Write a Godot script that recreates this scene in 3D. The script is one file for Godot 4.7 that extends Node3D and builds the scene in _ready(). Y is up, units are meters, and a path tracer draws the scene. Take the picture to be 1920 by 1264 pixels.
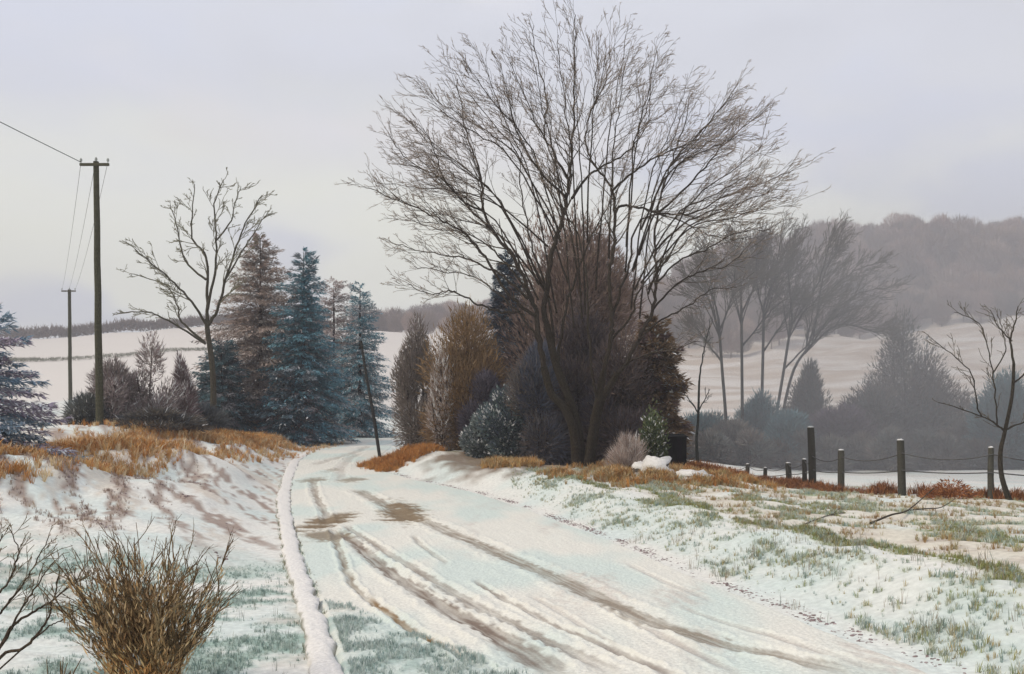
extends Node3D
# A snowy country lane in winter haze. x right, y up, depth = -z; the eye stands 1.73 m above the lane.

const F := 1736.0        # focal length in photograph pixels
const EYE := 1.73
const HORIZON := 800.0

# ------------------------------------------------------------------ mesh collecting
class MB:
	var v := PackedVector3Array()
	var n := PackedVector3Array()
	var c := PackedColorArray()
	var ix := PackedInt32Array()
	func tri(a: Vector3, b: Vector3, d: Vector3, col: Color) -> void:
		var nn := (d - a).cross(b - a).normalized()
		var k := v.size()
		v.push_back(a); v.push_back(b); v.push_back(d)
		n.push_back(nn); n.push_back(nn); n.push_back(nn)
		c.push_back(col); c.push_back(col); c.push_back(col)
		ix.push_back(k); ix.push_back(k + 1); ix.push_back(k + 2)
	func blade(p: Vector3, dir: Vector3, side: Vector3, length: float, w: float, col: Color) -> void:
		tri(p - side * w * 0.5, p + dir * length, p + side * w * 0.5, col)
	func leaf(p: Vector3, dir: Vector3, side: Vector3, length: float, w: float, col: Color) -> void:
		var m := p + dir * length * 0.45
		var nn := dir.cross(side).normalized()
		var k := v.size()
		v.push_back(p); v.push_back(m + side * w * 0.5); v.push_back(p + dir * length); v.push_back(m - side * w * 0.5)
		for i in 4:
			n.push_back(nn); c.push_back(col)
		ix.push_back(k); ix.push_back(k + 1); ix.push_back(k + 2); ix.push_back(k); ix.push_back(k + 2); ix.push_back(k + 3)
	func tube(pts: PackedVector3Array, rs: PackedFloat32Array, sides: int, col: Color, col2: Color) -> void:
		var m := pts.size()
		if m < 2:
			return
		var t := (pts[1] - pts[0]).normalized()
		var u := t.cross(Vector3(0.31, 0.2, 0.93)).normalized()
		var k0 := v.size()
		for i in m:
			if i < m - 1:
				t = (pts[i + 1] - pts[max(i - 1, 0)]).normalized()
			else:
				t = (pts[i] - pts[i - 1]).normalized()
			u = (u - t * u.dot(t)).normalized()
			var w := t.cross(u)
			var cc := col.lerp(col2, float(i) / float(m - 1))
			for s in sides:
				var a := TAU * s / sides
				var nn := u * cos(a) + w * sin(a)
				v.push_back(pts[i] + nn * rs[i]); n.push_back(nn); c.push_back(cc)
		for i in m - 1:
			for s in sides:
				var a := k0 + i * sides + s
				var b := k0 + i * sides + (s + 1) % sides
				ix.push_back(a); ix.push_back(a + sides); ix.push_back(b)
				ix.push_back(b); ix.push_back(a + sides); ix.push_back(b + sides)
		# cap at the end
		var ce := v.size()
		v.push_back(pts[m - 1]); n.push_back(t); c.push_back(col2)
		for s in sides:
			ix.push_back(k0 + (m - 1) * sides + s); ix.push_back(ce); ix.push_back(k0 + (m - 1) * sides + (s + 1) % sides)
	func quad(a: Vector3, b: Vector3, d: Vector3, e: Vector3, col: Color) -> void:
		tri(a, b, d, col); tri(a, d, e, col)
	func box(t: Transform3D, s: Vector3, col: Color, bev := 0.006) -> void:
		# chamfered box: each face inset, edges bridged
		var h := s * 0.5
		for ax in 3:
			for sg in [-1.0, 1.0]:
				var a := (ax + 1) % 3
				var b := (ax + 2) % 3
				var q: Array[Vector3] = []
				for o in [[-1, -1], [1, -1], [1, 1], [-1, 1]]:
					var p := Vector3.ZERO
					p[ax] = sg * h[ax]; p[a] = o[0] * (h[a] - bev); p[b] = o[1] * (h[b] - bev)
					q.append(t * p)
				if sg > 0: quad(q[0], q[3], q[2], q[1], col)
				else: quad(q[0], q[1], q[2], q[3], col)
		for ax in 3:
			var a := (ax + 1) % 3
			var b := (ax + 2) % 3
			for o in [[-1, -1], [1, -1], [1, 1], [-1, 1]]:
				var p1 := Vector3.ZERO; var p2 := Vector3.ZERO
				p1[a] = o[0] * h[a]; p1[b] = o[1] * (h[b] - bev)
				p2[a] = o[0] * (h[a] - bev); p2[b] = o[1] * h[b]
				var e := Vector3.ZERO
				e[ax] = h[ax] - bev
				var flip: bool = o[0] * o[1] > 0
				if flip: quad(t * (p1 - e), t * (p2 - e), t * (p2 + e), t * (p1 + e), col)
				else: quad(t * (p1 - e), t * (p1 + e), t * (p2 + e), t * (p2 - e), col)
	func mesh() -> ArrayMesh:
		var m := ArrayMesh.new()
		if v.is_empty():
			return m
		var a := []
		a.resize(Mesh.ARRAY_MAX)
		a[Mesh.ARRAY_VERTEX] = v; a[Mesh.ARRAY_NORMAL] = n; a[Mesh.ARRAY_COLOR] = c; a[Mesh.ARRAY_INDEX] = ix
		m.add_surface_from_arrays(Mesh.PRIMITIVE_TRIANGLES, a)
		return m

# ------------------------------------------------------------------ small helpers
var taken := {}
var mats := {}
var nz := FastNoiseLite.new()
var nz2 := FastNoiseLite.new()

func numbered(called: String) -> String:
	if not taken.has(called):
		taken[called] = 0
		return called
	taken[called] += 1
	return "%s_%03d" % [called, taken[called]]

func tag(o: Node, label: String, category: String, group := "", kind := "") -> void:
	o.set_meta("label", label)
	if category: o.set_meta("category", category)
	if group: o.set_meta("group", group)
	if kind: o.set_meta("kind", kind)

func thing(called: String, at: Vector3, label: String, category: String, group := "") -> Node3D:
	var o := Node3D.new()
	o.name = numbered(called)
	add_child(o)
	o.position = at
	tag(o, label, category, group)
	return o

func part(called: String, mb: MB, m: Material, parent: Node, stuff := false) -> MeshInstance3D:
	var o := MeshInstance3D.new()
	o.mesh = mb.mesh()
	o.material_override = m
	o.name = called if parent != self else numbered(called)
	parent.add_child(o, true)
	if stuff: o.set_meta("kind", "stuff")
	return o

func at_px(px: float, py: float, d: float) -> Vector3:
	return Vector3((px - 960.0) / F * d, EYE + (HORIZON - py) / F * d, -d)

func lerp_table(tb: Array, x: float) -> float:
	if x <= tb[0][0]: return tb[0][1]
	for i in range(1, tb.size()):
		if x <= tb[i][0]:
			var t: float = (x - tb[i - 1][0]) / (tb[i][0] - tb[i - 1][0])
			return lerpf(tb[i - 1][1], tb[i][1], t)
	return tb[tb.size() - 1][1]

func rv(g: RandomNumberGenerator) -> Vector3:
	var y := g.randf_range(-1, 1)
	var a := g.randf() * TAU
	var r := sqrt(1.0 - y * y)
	return Vector3(cos(a) * r, y, sin(a) * r)

func rng(s: int) -> RandomNumberGenerator:
	var g := RandomNumberGenerator.new()
	g.seed = s * 7919 + 13
	return g

# ------------------------------------------------------------------ the lie of the land
const XL := [[-10, 1.5], [0, 0.1], [4, -0.75], [6.5, -1.31], [7.9, -1.68], [9.4, -2.1], [11.5, -2.7], [15, -3.63], [20, -4.95], [25.5, -6.2], [32, -7.5], [40, -8.5], [50, -10.4], [60, -14.0], [75, -22.0]]
const XR := [[-10, 6.0], [0, 4.3], [6.5, 2.94], [8.8, 2.49], [10.7, 2.1], [14, 1.53], [18.8, 0.43], [22.5, -1.0], [25.5, -2.7], [28.5, -4.1], [33, -4.9], [40, -5.2], [52, -6.6], [60, -10.0], [75, -18.0]]
const HR := [[-10, 0.0], [18, 0.0], [22.5, 0.15], [25.5, 0.26], [32, 0.53], [40, 0.81], [50, 1.15], [60, 1.5], [75, 2.0]]
const SPOTS := [
	[3, 10, .36], [4.7, 15, .38], [8.85, 21, .157], [10.4, 20, .2], [1.83, 24.4, .68], [-2.6, 30, .95], [3.4, 22, .59], [4.3, 25, .58], [8.5, 24, -.03], [8.6, 26.5, -.1],
	[9.17, 29, -.19], [9.9, 33, -.46], [10.4, 38, -.68], [10.9, 43, -1.0], [11, 47, -1.3], [11.2, 52, -1.32], [12, 75, -1.73], [30, 75, -1.73], [50, 75, -1.73], [7, 33, 0.1],
	[0, 40, 1.2], [0, 60, 1.6], [5, 10, .45], [10, 10, .5], [15, 15, .3], [14, 25, -.4], [16, 35, -1.1], [30, 45, -1.65], [30, 25, -1.1], [6, 4, .4], [12, 4, .4], [4, 40, .4], [6, 60, -.4], [5, 0, .3],
	[12, 19, .1], [6, 18, .36], [22, 60, -1.7], [40, 50, -1.7],
	[-8.85, 16, 1.27], [-9, 22, 1.35], [-9.95, 32, 1.5], [-11.6, 45, 1.5], [-12.5, 28, 1.81], [-29.6, 62, 2.98], [-8.3, 12, .25], [-3, 6, -.08], [-8, 6, -.05], [-15, 6, 0], [-12, 12, .6],
	[-20, 20, 1.5], [-22, 40, 2.2], [-14, 60, 2.2], [-14, 16, 1.4], [-5.8, 15, .42], [-6.6, 20, .5], [-7.6, 25, .75], [-8.9, 32, .98], [-4.4, 15, .08], [-4, 9, -.06], [-30, 30, 1.8], [-45, 62, 3.2], [-4, 0, -.1], [-50, 20, 1.5],
	[-18, 75, 2.6], [-6, 75, 1.9],
]
var lattice := PackedFloat32Array()
const GX0 := -70; const GX1 := 70; const GD0 := -12; const GD1 := 112

func make_lattice() -> void:
	for d in range(GD0, GD1 + 1):
		for x in range(GX0, GX1 + 1):
			var sw := 0.0
			var s := 0.0
			for p in SPOTS:
				var q: float = (x - p[0]) * (x - p[0]) + (d - p[1]) * (d - p[1]) + 0.6
				var w := 1.0 / (q * sqrt(q))
				sw += w; s += w * p[2]
			lattice.push_back(s / sw)

func near_land(x: float, d: float) -> float:
	var fx := clampf(x - GX0, 0, GX1 - GX0 - 0.001)
	var fd := clampf(d - GD0, 0, GD1 - GD0 - 0.001)
	var i := int(fx); var j := int(fd)
	var u := fx - i; var w := fd - j
	u = u * u * (3 - 2 * u); w = w * w * (3 - 2 * w)
	var nx := GX1 - GX0 + 1
	var k := j * nx + i
	return lerpf(lerpf(lattice[k], lattice[k + 1], u), lerpf(lattice[k + nx], lattice[k + nx + 1], u), w)

func hill(x: float, d: float) -> float:
	var th := clampf(x / maxf(d, 60.0), -0.75, 0.75)
	var a := lerpf(4.6, -1.7, smoothstep(-0.3, 0.12, th))
	var ridge := lerp_table([[-.75, 24.0], [-.55, 24.8], [-.32, 29.0], [-.1, 27.0], [.2, 25.0], [.54, 32.0], [.75, 34.0]], th)
	var top := lerp_table([[-.75, 20.0], [-.4, 22.0], [-.28, 26.0], [-.17, 36.0], [-.05, 44.0], [.1, 50.0], [.25, 64.0], [.32, 71.0], [.45, 75.0], [.54, 74.0], [.75, 74.0]], th)
	var lo := lerp_table([[90, 0.0], [150, 0.37], [250, 1.0]], d)
	var h := lerpf(a, ridge, lo)
	var t := smoothstep(250.0, 380.0, d)
	h = lerpf(h, top, t) + nz.get_noise_2d(x * 0.5 + 900.0, d * 0.5) * (0.6 + 2.4 * smoothstep(20.0, 60.0, x)) * smoothstep(95.0, 220.0, d)
	return h

func land(x: float, d: float) -> float:
	var far := maxf(smoothstep(72.0, 105.0, d), smoothstep(48.0, 66.0, absf(x)))
	var h := 0.0
	if far < 1.0:
		h = near_land(x, d)
		var l := lerp_table(XL, d); var r := lerp_table(XR, d); var y := lerp_table(HR, d)
		if d < 74.0:
			var out := 0.0
			if x < l: out = smoothstep(0.05, 1.9, l - x)
			elif x > r: out = smoothstep(0.05, 1.6, x - r)
			h = lerpf(y, h, out)
			var near := 1.0 - smoothstep(25.0, 60.0, d)
			h += out * near * (nz.get_noise_2d(x * 9.0, d * 9.0) * 0.05 + nz2.get_noise_2d(x * 5.0, d * 5.0) * 0.05 + nz2.get_noise_2d(x * 26.0, d * 22.0) * 0.022)
	if far > 0.0:
		h = lerpf(h, hill(x, maxf(d, 90.0)) if d > 80.0 else lerpf(near_land(x, d), hill(x, 90.0), smoothstep(66.0, 100.0, maxf(d, 66.0))), far)
	return h

func on_land(x: float, d: float) -> Vector3:
	return Vector3(x, land(x, d), -d)

func cast(px: float, py: float, d0 := 5.0) -> Vector3:
	# where the sight line through a photograph pixel meets the ground
	var d := d0
	while d < 400.0:
		var p := at_px(px, py, d)
		if p.y <= land(p.x, d):
			break
		d += 0.04 + d * 0.002
	var q := at_px(px, py, d)
	return on_land(q.x, d)

# ------------------------------------------------------------------ materials
func grain_texture(lo: float, hi: float, freq: float, s: int) -> NoiseTexture2D:
	var f := FastNoiseLite.new()
	f.noise_type = FastNoiseLite.TYPE_SIMPLEX_SMOOTH
	f.frequency = freq; f.seed = s; f.fractal_octaves = 5
	var t := NoiseTexture2D.new()
	t.width = 512; t.height = 512; t.seamless = true; t.noise = f
	var g := Gradient.new()
	g.set_color(0, Color(lo, lo, lo)); g.set_color(1, Color(hi, hi, hi))
	t.color_ramp = g
	return t

func bump_texture(freq: float, s: int, strength: float) -> NoiseTexture2D:
	var f := FastNoiseLite.new()
	f.frequency = freq; f.seed = s; f.fractal_octaves = 5
	var t := NoiseTexture2D.new()
	t.width = 512; t.height = 512; t.seamless = true; t.noise = f; t.as_normal_map = true; t.bump_strength = strength
	return t

func plain(key: String, rough := 0.9) -> StandardMaterial3D:
	var m := StandardMaterial3D.new()
	m.vertex_color_use_as_albedo = true
	m.roughness = rough
	m.metallic_specular = 0.2
	m.cull_mode = BaseMaterial3D.CULL_DISABLED
	mats[key] = m
	return m

func make_materials() -> void:
	var m := plain("snow", 0.85)
	m.albedo_texture = grain_texture(0.86, 1.0, 0.03, 3)
	m.normal_enabled = true; m.normal_texture = bump_texture(0.035, 4, 5.0); m.normal_scale = 0.7
	m.uv1_triplanar = true; m.uv1_world_triplanar = true; m.uv1_scale = Vector3.ONE * 0.6
	m = plain("road", 0.8)
	m.albedo_texture = grain_texture(0.85, 1.0, 0.05, 7)
	m.normal_enabled = true; m.normal_texture = bump_texture(0.05, 8, 5.0); m.normal_scale = 0.6
	m.uv1_triplanar = true; m.uv1_world_triplanar = true; m.uv1_scale = Vector3.ONE * 0.8
	m = plain("foliage", 0.9)
	m.backlight_enabled = true; m.backlight = Color(0.6, 0.6, 0.6)
	m = plain("grass", 0.9)
	m.backlight_enabled = true; m.backlight = Color(0.3, 0.3, 0.3)
	m = plain("bark", 0.95)
	m.albedo_texture = grain_texture(0.3, 1.0, 0.05, 11)
	m.normal_enabled = true; m.normal_texture = bump_texture(0.05, 12, 6.0)
	m.uv1_triplanar = true; m.uv1_world_triplanar = true; m.uv1_scale = Vector3(1.6, 0.45, 1.6)
	m = plain("timber", 0.95)
	m.albedo_texture = grain_texture(0.5, 1.0, 0.06, 21)
	m.normal_enabled = true; m.normal_texture = bump_texture(0.06, 22, 5.0)
	m.uv1_triplanar = true; m.uv1_world_triplanar = true; m.uv1_scale = Vector3(6, 0.7, 6)
	m = plain("wire", 0.6)
	m = plain("clod", 0.95)

# ------------------------------------------------------------------ sky
func make_sky() -> Sky:
	var w := 1024; var h := 512
	var im := Image.create(w, h, false, Image.FORMAT_RGBF)
	var f := FastNoiseLite.new()
	f.seed = 5; f.frequency = 1.6; f.fractal_octaves = 5
	var f2 := FastNoiseLite.new()
	f2.seed = 9; f2.frequency = 5.0; f2.fractal_octaves = 4
	for y in h:
		var el := (0.5 - (y + 0.5) / h) * PI
		for x in w:
			var az := ((x + 0.5) / w - 0.5) * TAU
			var dir := Vector3(sin(az) * cos(el), sin(el), -cos(az) * cos(el))
			var q := Vector3(dir.x, dir.y * 2.6, dir.z)
			var a := f.get_noise_3dv(q) * 0.85 + f2.get_noise_3dv(q) * 0.5
			var b := f.get_noise_3dv(q + Vector3(7, 3, 1))
			var c := Vector3(0.575, 0.595, 0.66).lerp(Vector3(0.84, 0.85, 0.745), clampf(1.0 - smoothstep(0.12, 0.36, el + a * 0.12), 0, 1))
			c = c.lerp(Vector3(0.53, 0.56, 0.655), smoothstep(0.0, 0.4, a) * 0.75)
			c = c.lerp(Vector3(0.69, 0.67, 0.675), smoothstep(0.0, 0.45, b) * 0.7)
			var glow := exp(-pow((az + 0.12) / 0.30, 2.0) - pow((el - 0.19) / 0.11, 2.0))
			c = c.lerp(Vector3(0.93, 0.90, 0.72), glow * 0.7)
			c *= 1.0 + a * 0.14
			im.set_pixel(x, y, Color(c.x, c.y, c.z))
	var p := PanoramaSkyMaterial.new()
	p.panorama = ImageTexture.create_from_image(im)
	var s := Sky.new()
	s.sky_material = p
	return s

# ------------------------------------------------------------------ setting meshes
const SNOW := Color(0.85, 0.845, 0.80)
const FROST_SHADE := Color(0.64, 0.73, 0.70)  # frosted grass, plus the teal shade of snow put into the colour
const FROST_SHADE2 := Color(0.47, 0.585, 0.55)
const GREEN := Color(0.30, 0.36, 0.17)
const EARTH := Color(0.36, 0.30, 0.28)
const TAN := Color(0.55, 0.48, 0.41)
const MUD := Color(0.24, 0.18, 0.125)

func n2(x: float, y: float) -> float:
	return nz.get_noise_2d(x * 10.0, y * 10.0)   # about 1 m lumps

func ground_color(x: float, d: float) -> Color:
	var c := SNOW
	c = c.lerp(Color(0.72, 0.81, 0.79), smoothstep(-0.2, 0.45, n2(x * 0.35 + 50, d * 0.35)) * 0.85)  # teal shade tones of snow painted into its colour, in random patches
	if d > 95.0:
		var band := nz.get_noise_2d(x * 0.35 + 300, d * 2.2 + x * 0.3)
		c = Color(0.82, 0.78, 0.73).lerp(Color(0.56, 0.46, 0.37), smoothstep(-0.30, 0.30, band + nz2.get_noise_2d(x * 3.0, d * 3.0) * 0.2) * 0.85 * smoothstep(-20.0, 40.0, x))
		return c
	var l := lerp_table(XL, d); var r := lerp_table(XR, d)
	if x < l:
		var o := l - x
		var bank := smoothstep(10.5, 15.0, d + maxf(0.0, o - 5.0) * 0.3) * (1.0 - smoothstep(46.0, 60.0, d))
		# earth streaks slanting down the cut bank
		var al := x * 0.52 - d * 0.85
		var ac := x * 0.85 + d * 0.52
		var st := nz.get_noise_2d(al * 2.2, ac * 16.0) + 0.5 * nz2.get_noise_2d(al * 5.0, ac * 40.0)
		var grit := nz2.get_noise_2d(x * 46.0, d * 40.0) * 0.5 + nz.get_noise_2d(x * 90.0, d * 80.0) * 0.3
		c = c.lerp(Color(0.66, 0.56, 0.46), bank * 0.55 * smoothstep(0.12, 0.24, nz.get_noise_2d(al * 1.2 + 70, ac * 7.0) + grit * 0.6))
		c = c.lerp(Color(0.37, 0.29, 0.25), bank * smoothstep(0.20, 0.30, st + grit * 0.7) * 0.85)
		c = c.lerp(Color(0.42, 0.32, 0.27), bank * smoothstep(0.34, 0.40, st + grit * 0.8) * 0.5)
		# frosted grass of the low foreground
		var low := 1.0 - smoothstep(9.5, 12.5, d - o * 0.25)
		var gn := n2(x * 0.5, d * 0.9) * 0.7 + n2(x * 1.7 + 30, d * 3.0) * 0.5
		c = c.lerp(FROST_SHADE, low * smoothstep(-0.35, 0.25, gn) * 0.8)
		c = c.lerp(Color(0.38, 0.53, 0.47), low * smoothstep(0.05, 0.35, gn + 0.1 + nz2.get_noise_2d(x * 30.0, d * 30.0) * 0.3) * 0.8)
		c = c.lerp(TAN, low * smoothstep(0.2, 0.5, n2(x * 0.8 + 90, d * 0.8)) * 0.5)
	elif x > r:
		var o := x - r
		var verge := 1.0 - smoothstep(40.0, 60.0, d)
		var field := smoothstep(-0.2, -0.6, near_land(x, d))
		var al := o * 0.0 + d
		var gn := nz.get_noise_2d(al * 3.5, o * 12.0) + 0.5 * n2(x * 2.0, d * 2.0)
		var face := smoothstep(0.2, 0.5, o) * (1.0 - smoothstep(1.0, 1.8, o)) * (1.0 - smoothstep(17.0, 24.0, d))
		c = c.lerp(FROST_SHADE, face * (0.35 + 0.5 * smoothstep(-0.3, 0.3, gn)))
		var crest := exp(-pow((o - 1.9) / 0.5, 2.0)) * (1.0 - smoothstep(18.0, 23.0, d))
		c = c.lerp(GREEN, crest * smoothstep(0.0, 0.35, gn + 0.08) * 0.75)
		var top := smoothstep(1.6, 2.6, o) * verge * (1.0 - field)
		c = c.lerp(Color(0.72, 0.67, 0.56), top * smoothstep(-0.5, 0.15, n2(x * 0.4, d * 0.4 + 20)) * 0.8)
		c = c.lerp(FROST_SHADE, top * smoothstep(0.05, 0.4, gn) * 0.75)
		c = c.lerp(GREEN, top * smoothstep(0.22, 0.45, gn + nz2.get_noise_2d(x * 30.0, d * 30.0) * 0.3) * 0.75)
		c = c.lerp(TAN, top * smoothstep(0.05, 0.45, n2(x * 0.9 + 14, d * 1.6 + 5)) * 0.75)
	# brown litter under the trees right of the lane
	var q := Vector2((x - 1.5) / 4.2, (d - 28.0) / 5.5).length() + n2(x, d) * 0.25
	c = c.lerp(Color(0.22, 0.16, 0.11), (1.0 - smoothstep(0.75, 1.05, q)) * 0.9)
	return c

func ground() -> void:
	var xs := PackedFloat32Array(); var ds := PackedFloat32Array()
	var x := -10.0
	while x < 11.0:
		xs.push_back(x); x += 0.1
	var right := PackedFloat32Array(); var step := 0.12
	while x < 460.0:
		xs.push_back(x); x += step; step = minf(step * 1.09, 9.0)
	x = -10.0; step = 0.12
	while x > -460.0:
		x -= step; right.push_back(x); step = minf(step * 1.09, 9.0)
	right.reverse()
	xs = right + xs
	var d := -60.0
	while d < 3.0:
		ds.push_back(d); d += 3.0 if d < -6.0 else 0.6
	while d < 540.0:
		ds.push_back(d); d += clampf(d * 0.0115, 0.07, 7.0)
	var nx := xs.size(); var nd := ds.size()
	var v := PackedVector3Array(); v.resize(nx * nd)
	var c := PackedColorArray(); c.resize(nx * nd)
	for j in nd:
		var dd := ds[j]
		var l := lerp_table(XL, dd) + 0.12; var r := lerp_table(XR, dd) - 0.15
		for i in nx:
			var xx := xs[i]
			var h := land(xx, dd)
			if dd < 62.0 and xx > l and xx < r:
				h -= 0.10 * minf(1.0, minf(xx - l, r - xx) / 0.1)
			v[j * nx + i] = Vector3(xx, h, -dd)
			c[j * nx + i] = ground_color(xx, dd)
	finish_grid("ground", v, c, nx, nd, mats.snow, "snow covered verges, banks, fields and far hillside")

func finish_grid(called: String, v: PackedVector3Array, c: PackedColorArray, nx: int, nd: int, m: Material, label: String) -> MeshInstance3D:
	var n := PackedVector3Array(); n.resize(nx * nd)
	for j in nd:
		for i in nx:
			var e := v[j * nx + mini(i + 1, nx - 1)] - v[j * nx + maxi(i - 1, 0)]
			var s := v[mini(j + 1, nd - 1) * nx + i] - v[maxi(j - 1, 0) * nx + i]
			n[j * nx + i] = e.cross(s).normalized()
	var ix := PackedInt32Array(); ix.resize((nx - 1) * (nd - 1) * 6)
	var k := 0
	for j in nd - 1:
		for i in nx - 1:
			var a := j * nx + i
			ix[k] = a; ix[k + 1] = a + nx; ix[k + 2] = a + 1
			ix[k + 3] = a + 1; ix[k + 4] = a + nx; ix[k + 5] = a + nx + 1
			k += 6
	var mb := MB.new()
	mb.v = v; mb.n = n; mb.c = c; mb.ix = ix
	var o := part(called, mb, m, self)
	tag(o, label, "", "", "structure")
	return o

func road_depth(py: float) -> float:
	var d := 10.0
	for i in 60:
		d = lerpf(d, (EYE - lerp_table(HR, d)) * F / (py - HORIZON), 0.5)
	return d

func rut(points: Array, strength: float, w0: float, w1: float, tint: Color) -> Dictionary:
	# photograph pixels along a wheel rut on the lane -> x as a function of depth
	var tb := []
	for p in points:
		var d := road_depth(p[1])
		tb.append([d, (p[0] - 960.0) / F * d])
	tb.sort_custom(func(a, b): return a[0] < b[0])
	return {"t": tb, "near": tb[0][0], "far": tb[tb.size() - 1][0], "s": strength, "w0": w0, "w1": w1, "c": tint}

func road() -> void:
	var ruts := [
		rut([[909, 1264], [844, 1228], [786, 1194], [729, 1155], [687, 1125]], 1.0, 0.075, 0.055, Color(0.26, 0.16, 0.07)),
		rut([[687, 1125], [664, 1102], [645, 1063], [633, 1025], [624, 994]], 0.85, 0.045, 0.06, Color(0.26, 0.20, 0.14)),
		rut([[1031, 1264], [997, 1240], [959, 1213], [913, 1188], [863, 1159], [813, 1130], [760, 1096], [710, 1061], [671, 1025], [633, 998]], 0.95, 0.15, 0.09, Color(0.22, 0.165, 0.13)),
		rut([[1131, 1259], [1077, 1232], [1016, 1205], [959, 1174], [901, 1148], [848, 1117], [825, 1102], [771, 1067], [725, 1040], [679, 1010], [650, 990]], 0.8, 0.105, 0.08, Color(0.29, 0.24, 0.20)),
		rut([[775, 1010], [798, 1033], [836, 1060]], 0.6, 0.05, 0.05, Color(0.35, 0.31, 0.27)),
		rut([[894, 1096], [920, 1115], [989, 1151], [1054, 1186], [1131, 1217], [1200, 1247], [1260, 1275]], 0.8, 0.06, 0.045, Color(0.27, 0.22, 0.19)),
		rut([[671, 922], [717, 945], [756, 971], [806, 983], [844, 1002], [901, 1025], [959, 1052], [1035, 1083], [1100, 1115], [1164, 1145], [1228, 1175], [1292, 1192], [1356, 1213], [1442, 1230], [1527, 1247], [1570, 1260]], 0.85, 0.16, 0.19, Color(0.26, 0.205, 0.15)),
		rut([[587, 905], [590, 925], [599, 945], [610, 964], [612, 980]], 0.8, 0.09, 0.10, Color(0.29, 0.23, 0.18)),
		rut([[595, 872], [610, 866], [640, 858], [668, 849], [690, 838]], 0.55, 0.2, 0.2, Color(0.38, 0.33, 0.29)),
		rut([[636, 905], [640, 880], [655, 862], [672, 852]], 0.45, 0.16, 0.16, Color(0.40, 0.34, 0.30)),
		rut([[1120, 1140], [1200, 1182], [1290, 1225], [1370, 1262]], 0.55, 0.06, 0.04, Color(0.36, 0.29, 0.26)),
		rut([[1290, 1150], [1420, 1190], [1560, 1232], [1640, 1262]], 0.45, 0.09, 0.05, Color(0.38, 0.31, 0.27)),
		rut([[1150, 1215], [1060, 1160], [1000, 1125]], 0.4, 0.04, 0.04, Color(0.40, 0.33, 0.29)),
		rut([[1180, 1062], [1260, 1100], [1330, 1128]], 0.35, 0.05, 0.05, Color(0.35, 0.28, 0.27)),
	]
	# slushy brown pools: x, depth, half width, half length, lean
	var pools := [[-3.36, 16.9, 0.42, 1.7, 0.05, 1.0], [-2.15, 18.1, 0.52, 2.3, -0.16, 1.0], [-5.4, 25.3, 0.42, 0.8, 0.0, 0.75], [-4.35, 25.3, 0.42, 0.8, 0.0, 0.7], [-5.45, 28.2, 0.3, 0.8, 0.0, 0.5], [-2.9, 14.6, 0.42, 0.9, -0.3, 0.85]]
	var rows := PackedFloat32Array()
	var d := 2.5
	while d < 62.0:
		rows.push_back(d); d += clampf(d * 0.0075, 0.035, 0.4)
	var nx := 280; var nd := rows.size()
	var v := PackedVector3Array(); v.resize(nx * nd)
	var c := PackedColorArray(); c.resize(nx * nd)
	for j in nd:
		d = rows[j]
		var l := lerp_table(XL, d); var r := lerp_table(XR, d); var y := lerp_table(HR, d)
		l += 0.06; r += 0.02
		for i in nx:
			var t := float(i) / (nx - 1)
			var x := lerpf(l, r, t)
			var fine := nz2.get_noise_2d(x * 60.0, d * 34.0)
			var mid := nz.get_noise_2d(x * 16.0, d * 9.0)
			var col := Color(0.86, 0.85, 0.78).lerp(Color(0.70, 0.80, 0.76), smoothstep(-0.25, 0.4, nz.get_noise_2d(x * 5.0 + 40.0, d * 2.0)) * 0.85)  # aqua shade tones of the snow laid into the lane colour
			var h := 0.015 + 0.02 * sin(t * PI) + mid * 0.012 + fine * 0.006
			var mud := 0.0
			var mc := MUD
			for q in ruts:
				if d < q.near - 0.35 or d > q.far + 0.35:
					continue
				var cx: float = lerp_table(q.t, d) + nz.get_noise_2d(d * 14.0, q.s * 900.0 + q.w0 * 5000.0) * 0.03
				var wd: float = lerpf(q.w0, q.w1, clampf((d - q.near) / maxf(0.1, q.far - q.near), 0, 1))
				var e: float = absf(x - cx) / wd
				if e < 2.6:
					var ends := smoothstep(q.near - 0.35, q.near + 0.3, d) * (1.0 - smoothstep(q.far - 0.3, q.far + 0.35, d))
					var strand := nz2.get_noise_2d((x - cx) * 130.0 + q.w0 * 4000.0, d * 4.5)
					var a: float = (1.0 - smoothstep(0.72, 1.02, e + fine * 0.45 + mid * 0.35 + strand * 0.30)) * ends * q.s * clampf(0.75 + 0.4 * mid + strand * 0.5, 0.0, 1.0)
					if a > mud:
						mud = a; mc = q.c
					h -= 0.035 * ends * q.s * exp(-e * e * 1.3)
					h += 0.02 * ends * q.s * exp(-pow((e - 1.7) / 0.45, 2.0)) * (1.0 + fine)
			for p in pools:
				var px: float = p[0] + p[4] * (d - p[1])
				var streak := nz.get_noise_2d(x * 3.5 + p[1] * 3.0, d * 26.0) * 0.55 + fine * 0.25
				var e := Vector2((x - px) / p[2], (d - p[1]) / p[3]).length() + streak
				var a: float = (1.0 - smoothstep(0.55, 1.05, e)) * p[5]
				if a > mud:
					mud = a; mc = Color(0.235, 0.17, 0.105).lerp(Color(0.33, 0.27, 0.19), clampf(streak + 0.4, 0, 1))
				h -= 0.02 * a
			# thin brownish slush carried between the ruts
			var thin := smoothstep(0.1, 0.5, nz.get_noise_2d(x * 9.0 + 200.0, d * 2.2)) * smoothstep(0.35, 0.7, t) * (1.0 - smoothstep(16.0, 24.0, d)) * 0.55
			col = col.lerp(Color(0.62, 0.54, 0.49), thin * clampf(0.6 + fine * 1.5, 0.0, 1.0))
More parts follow.
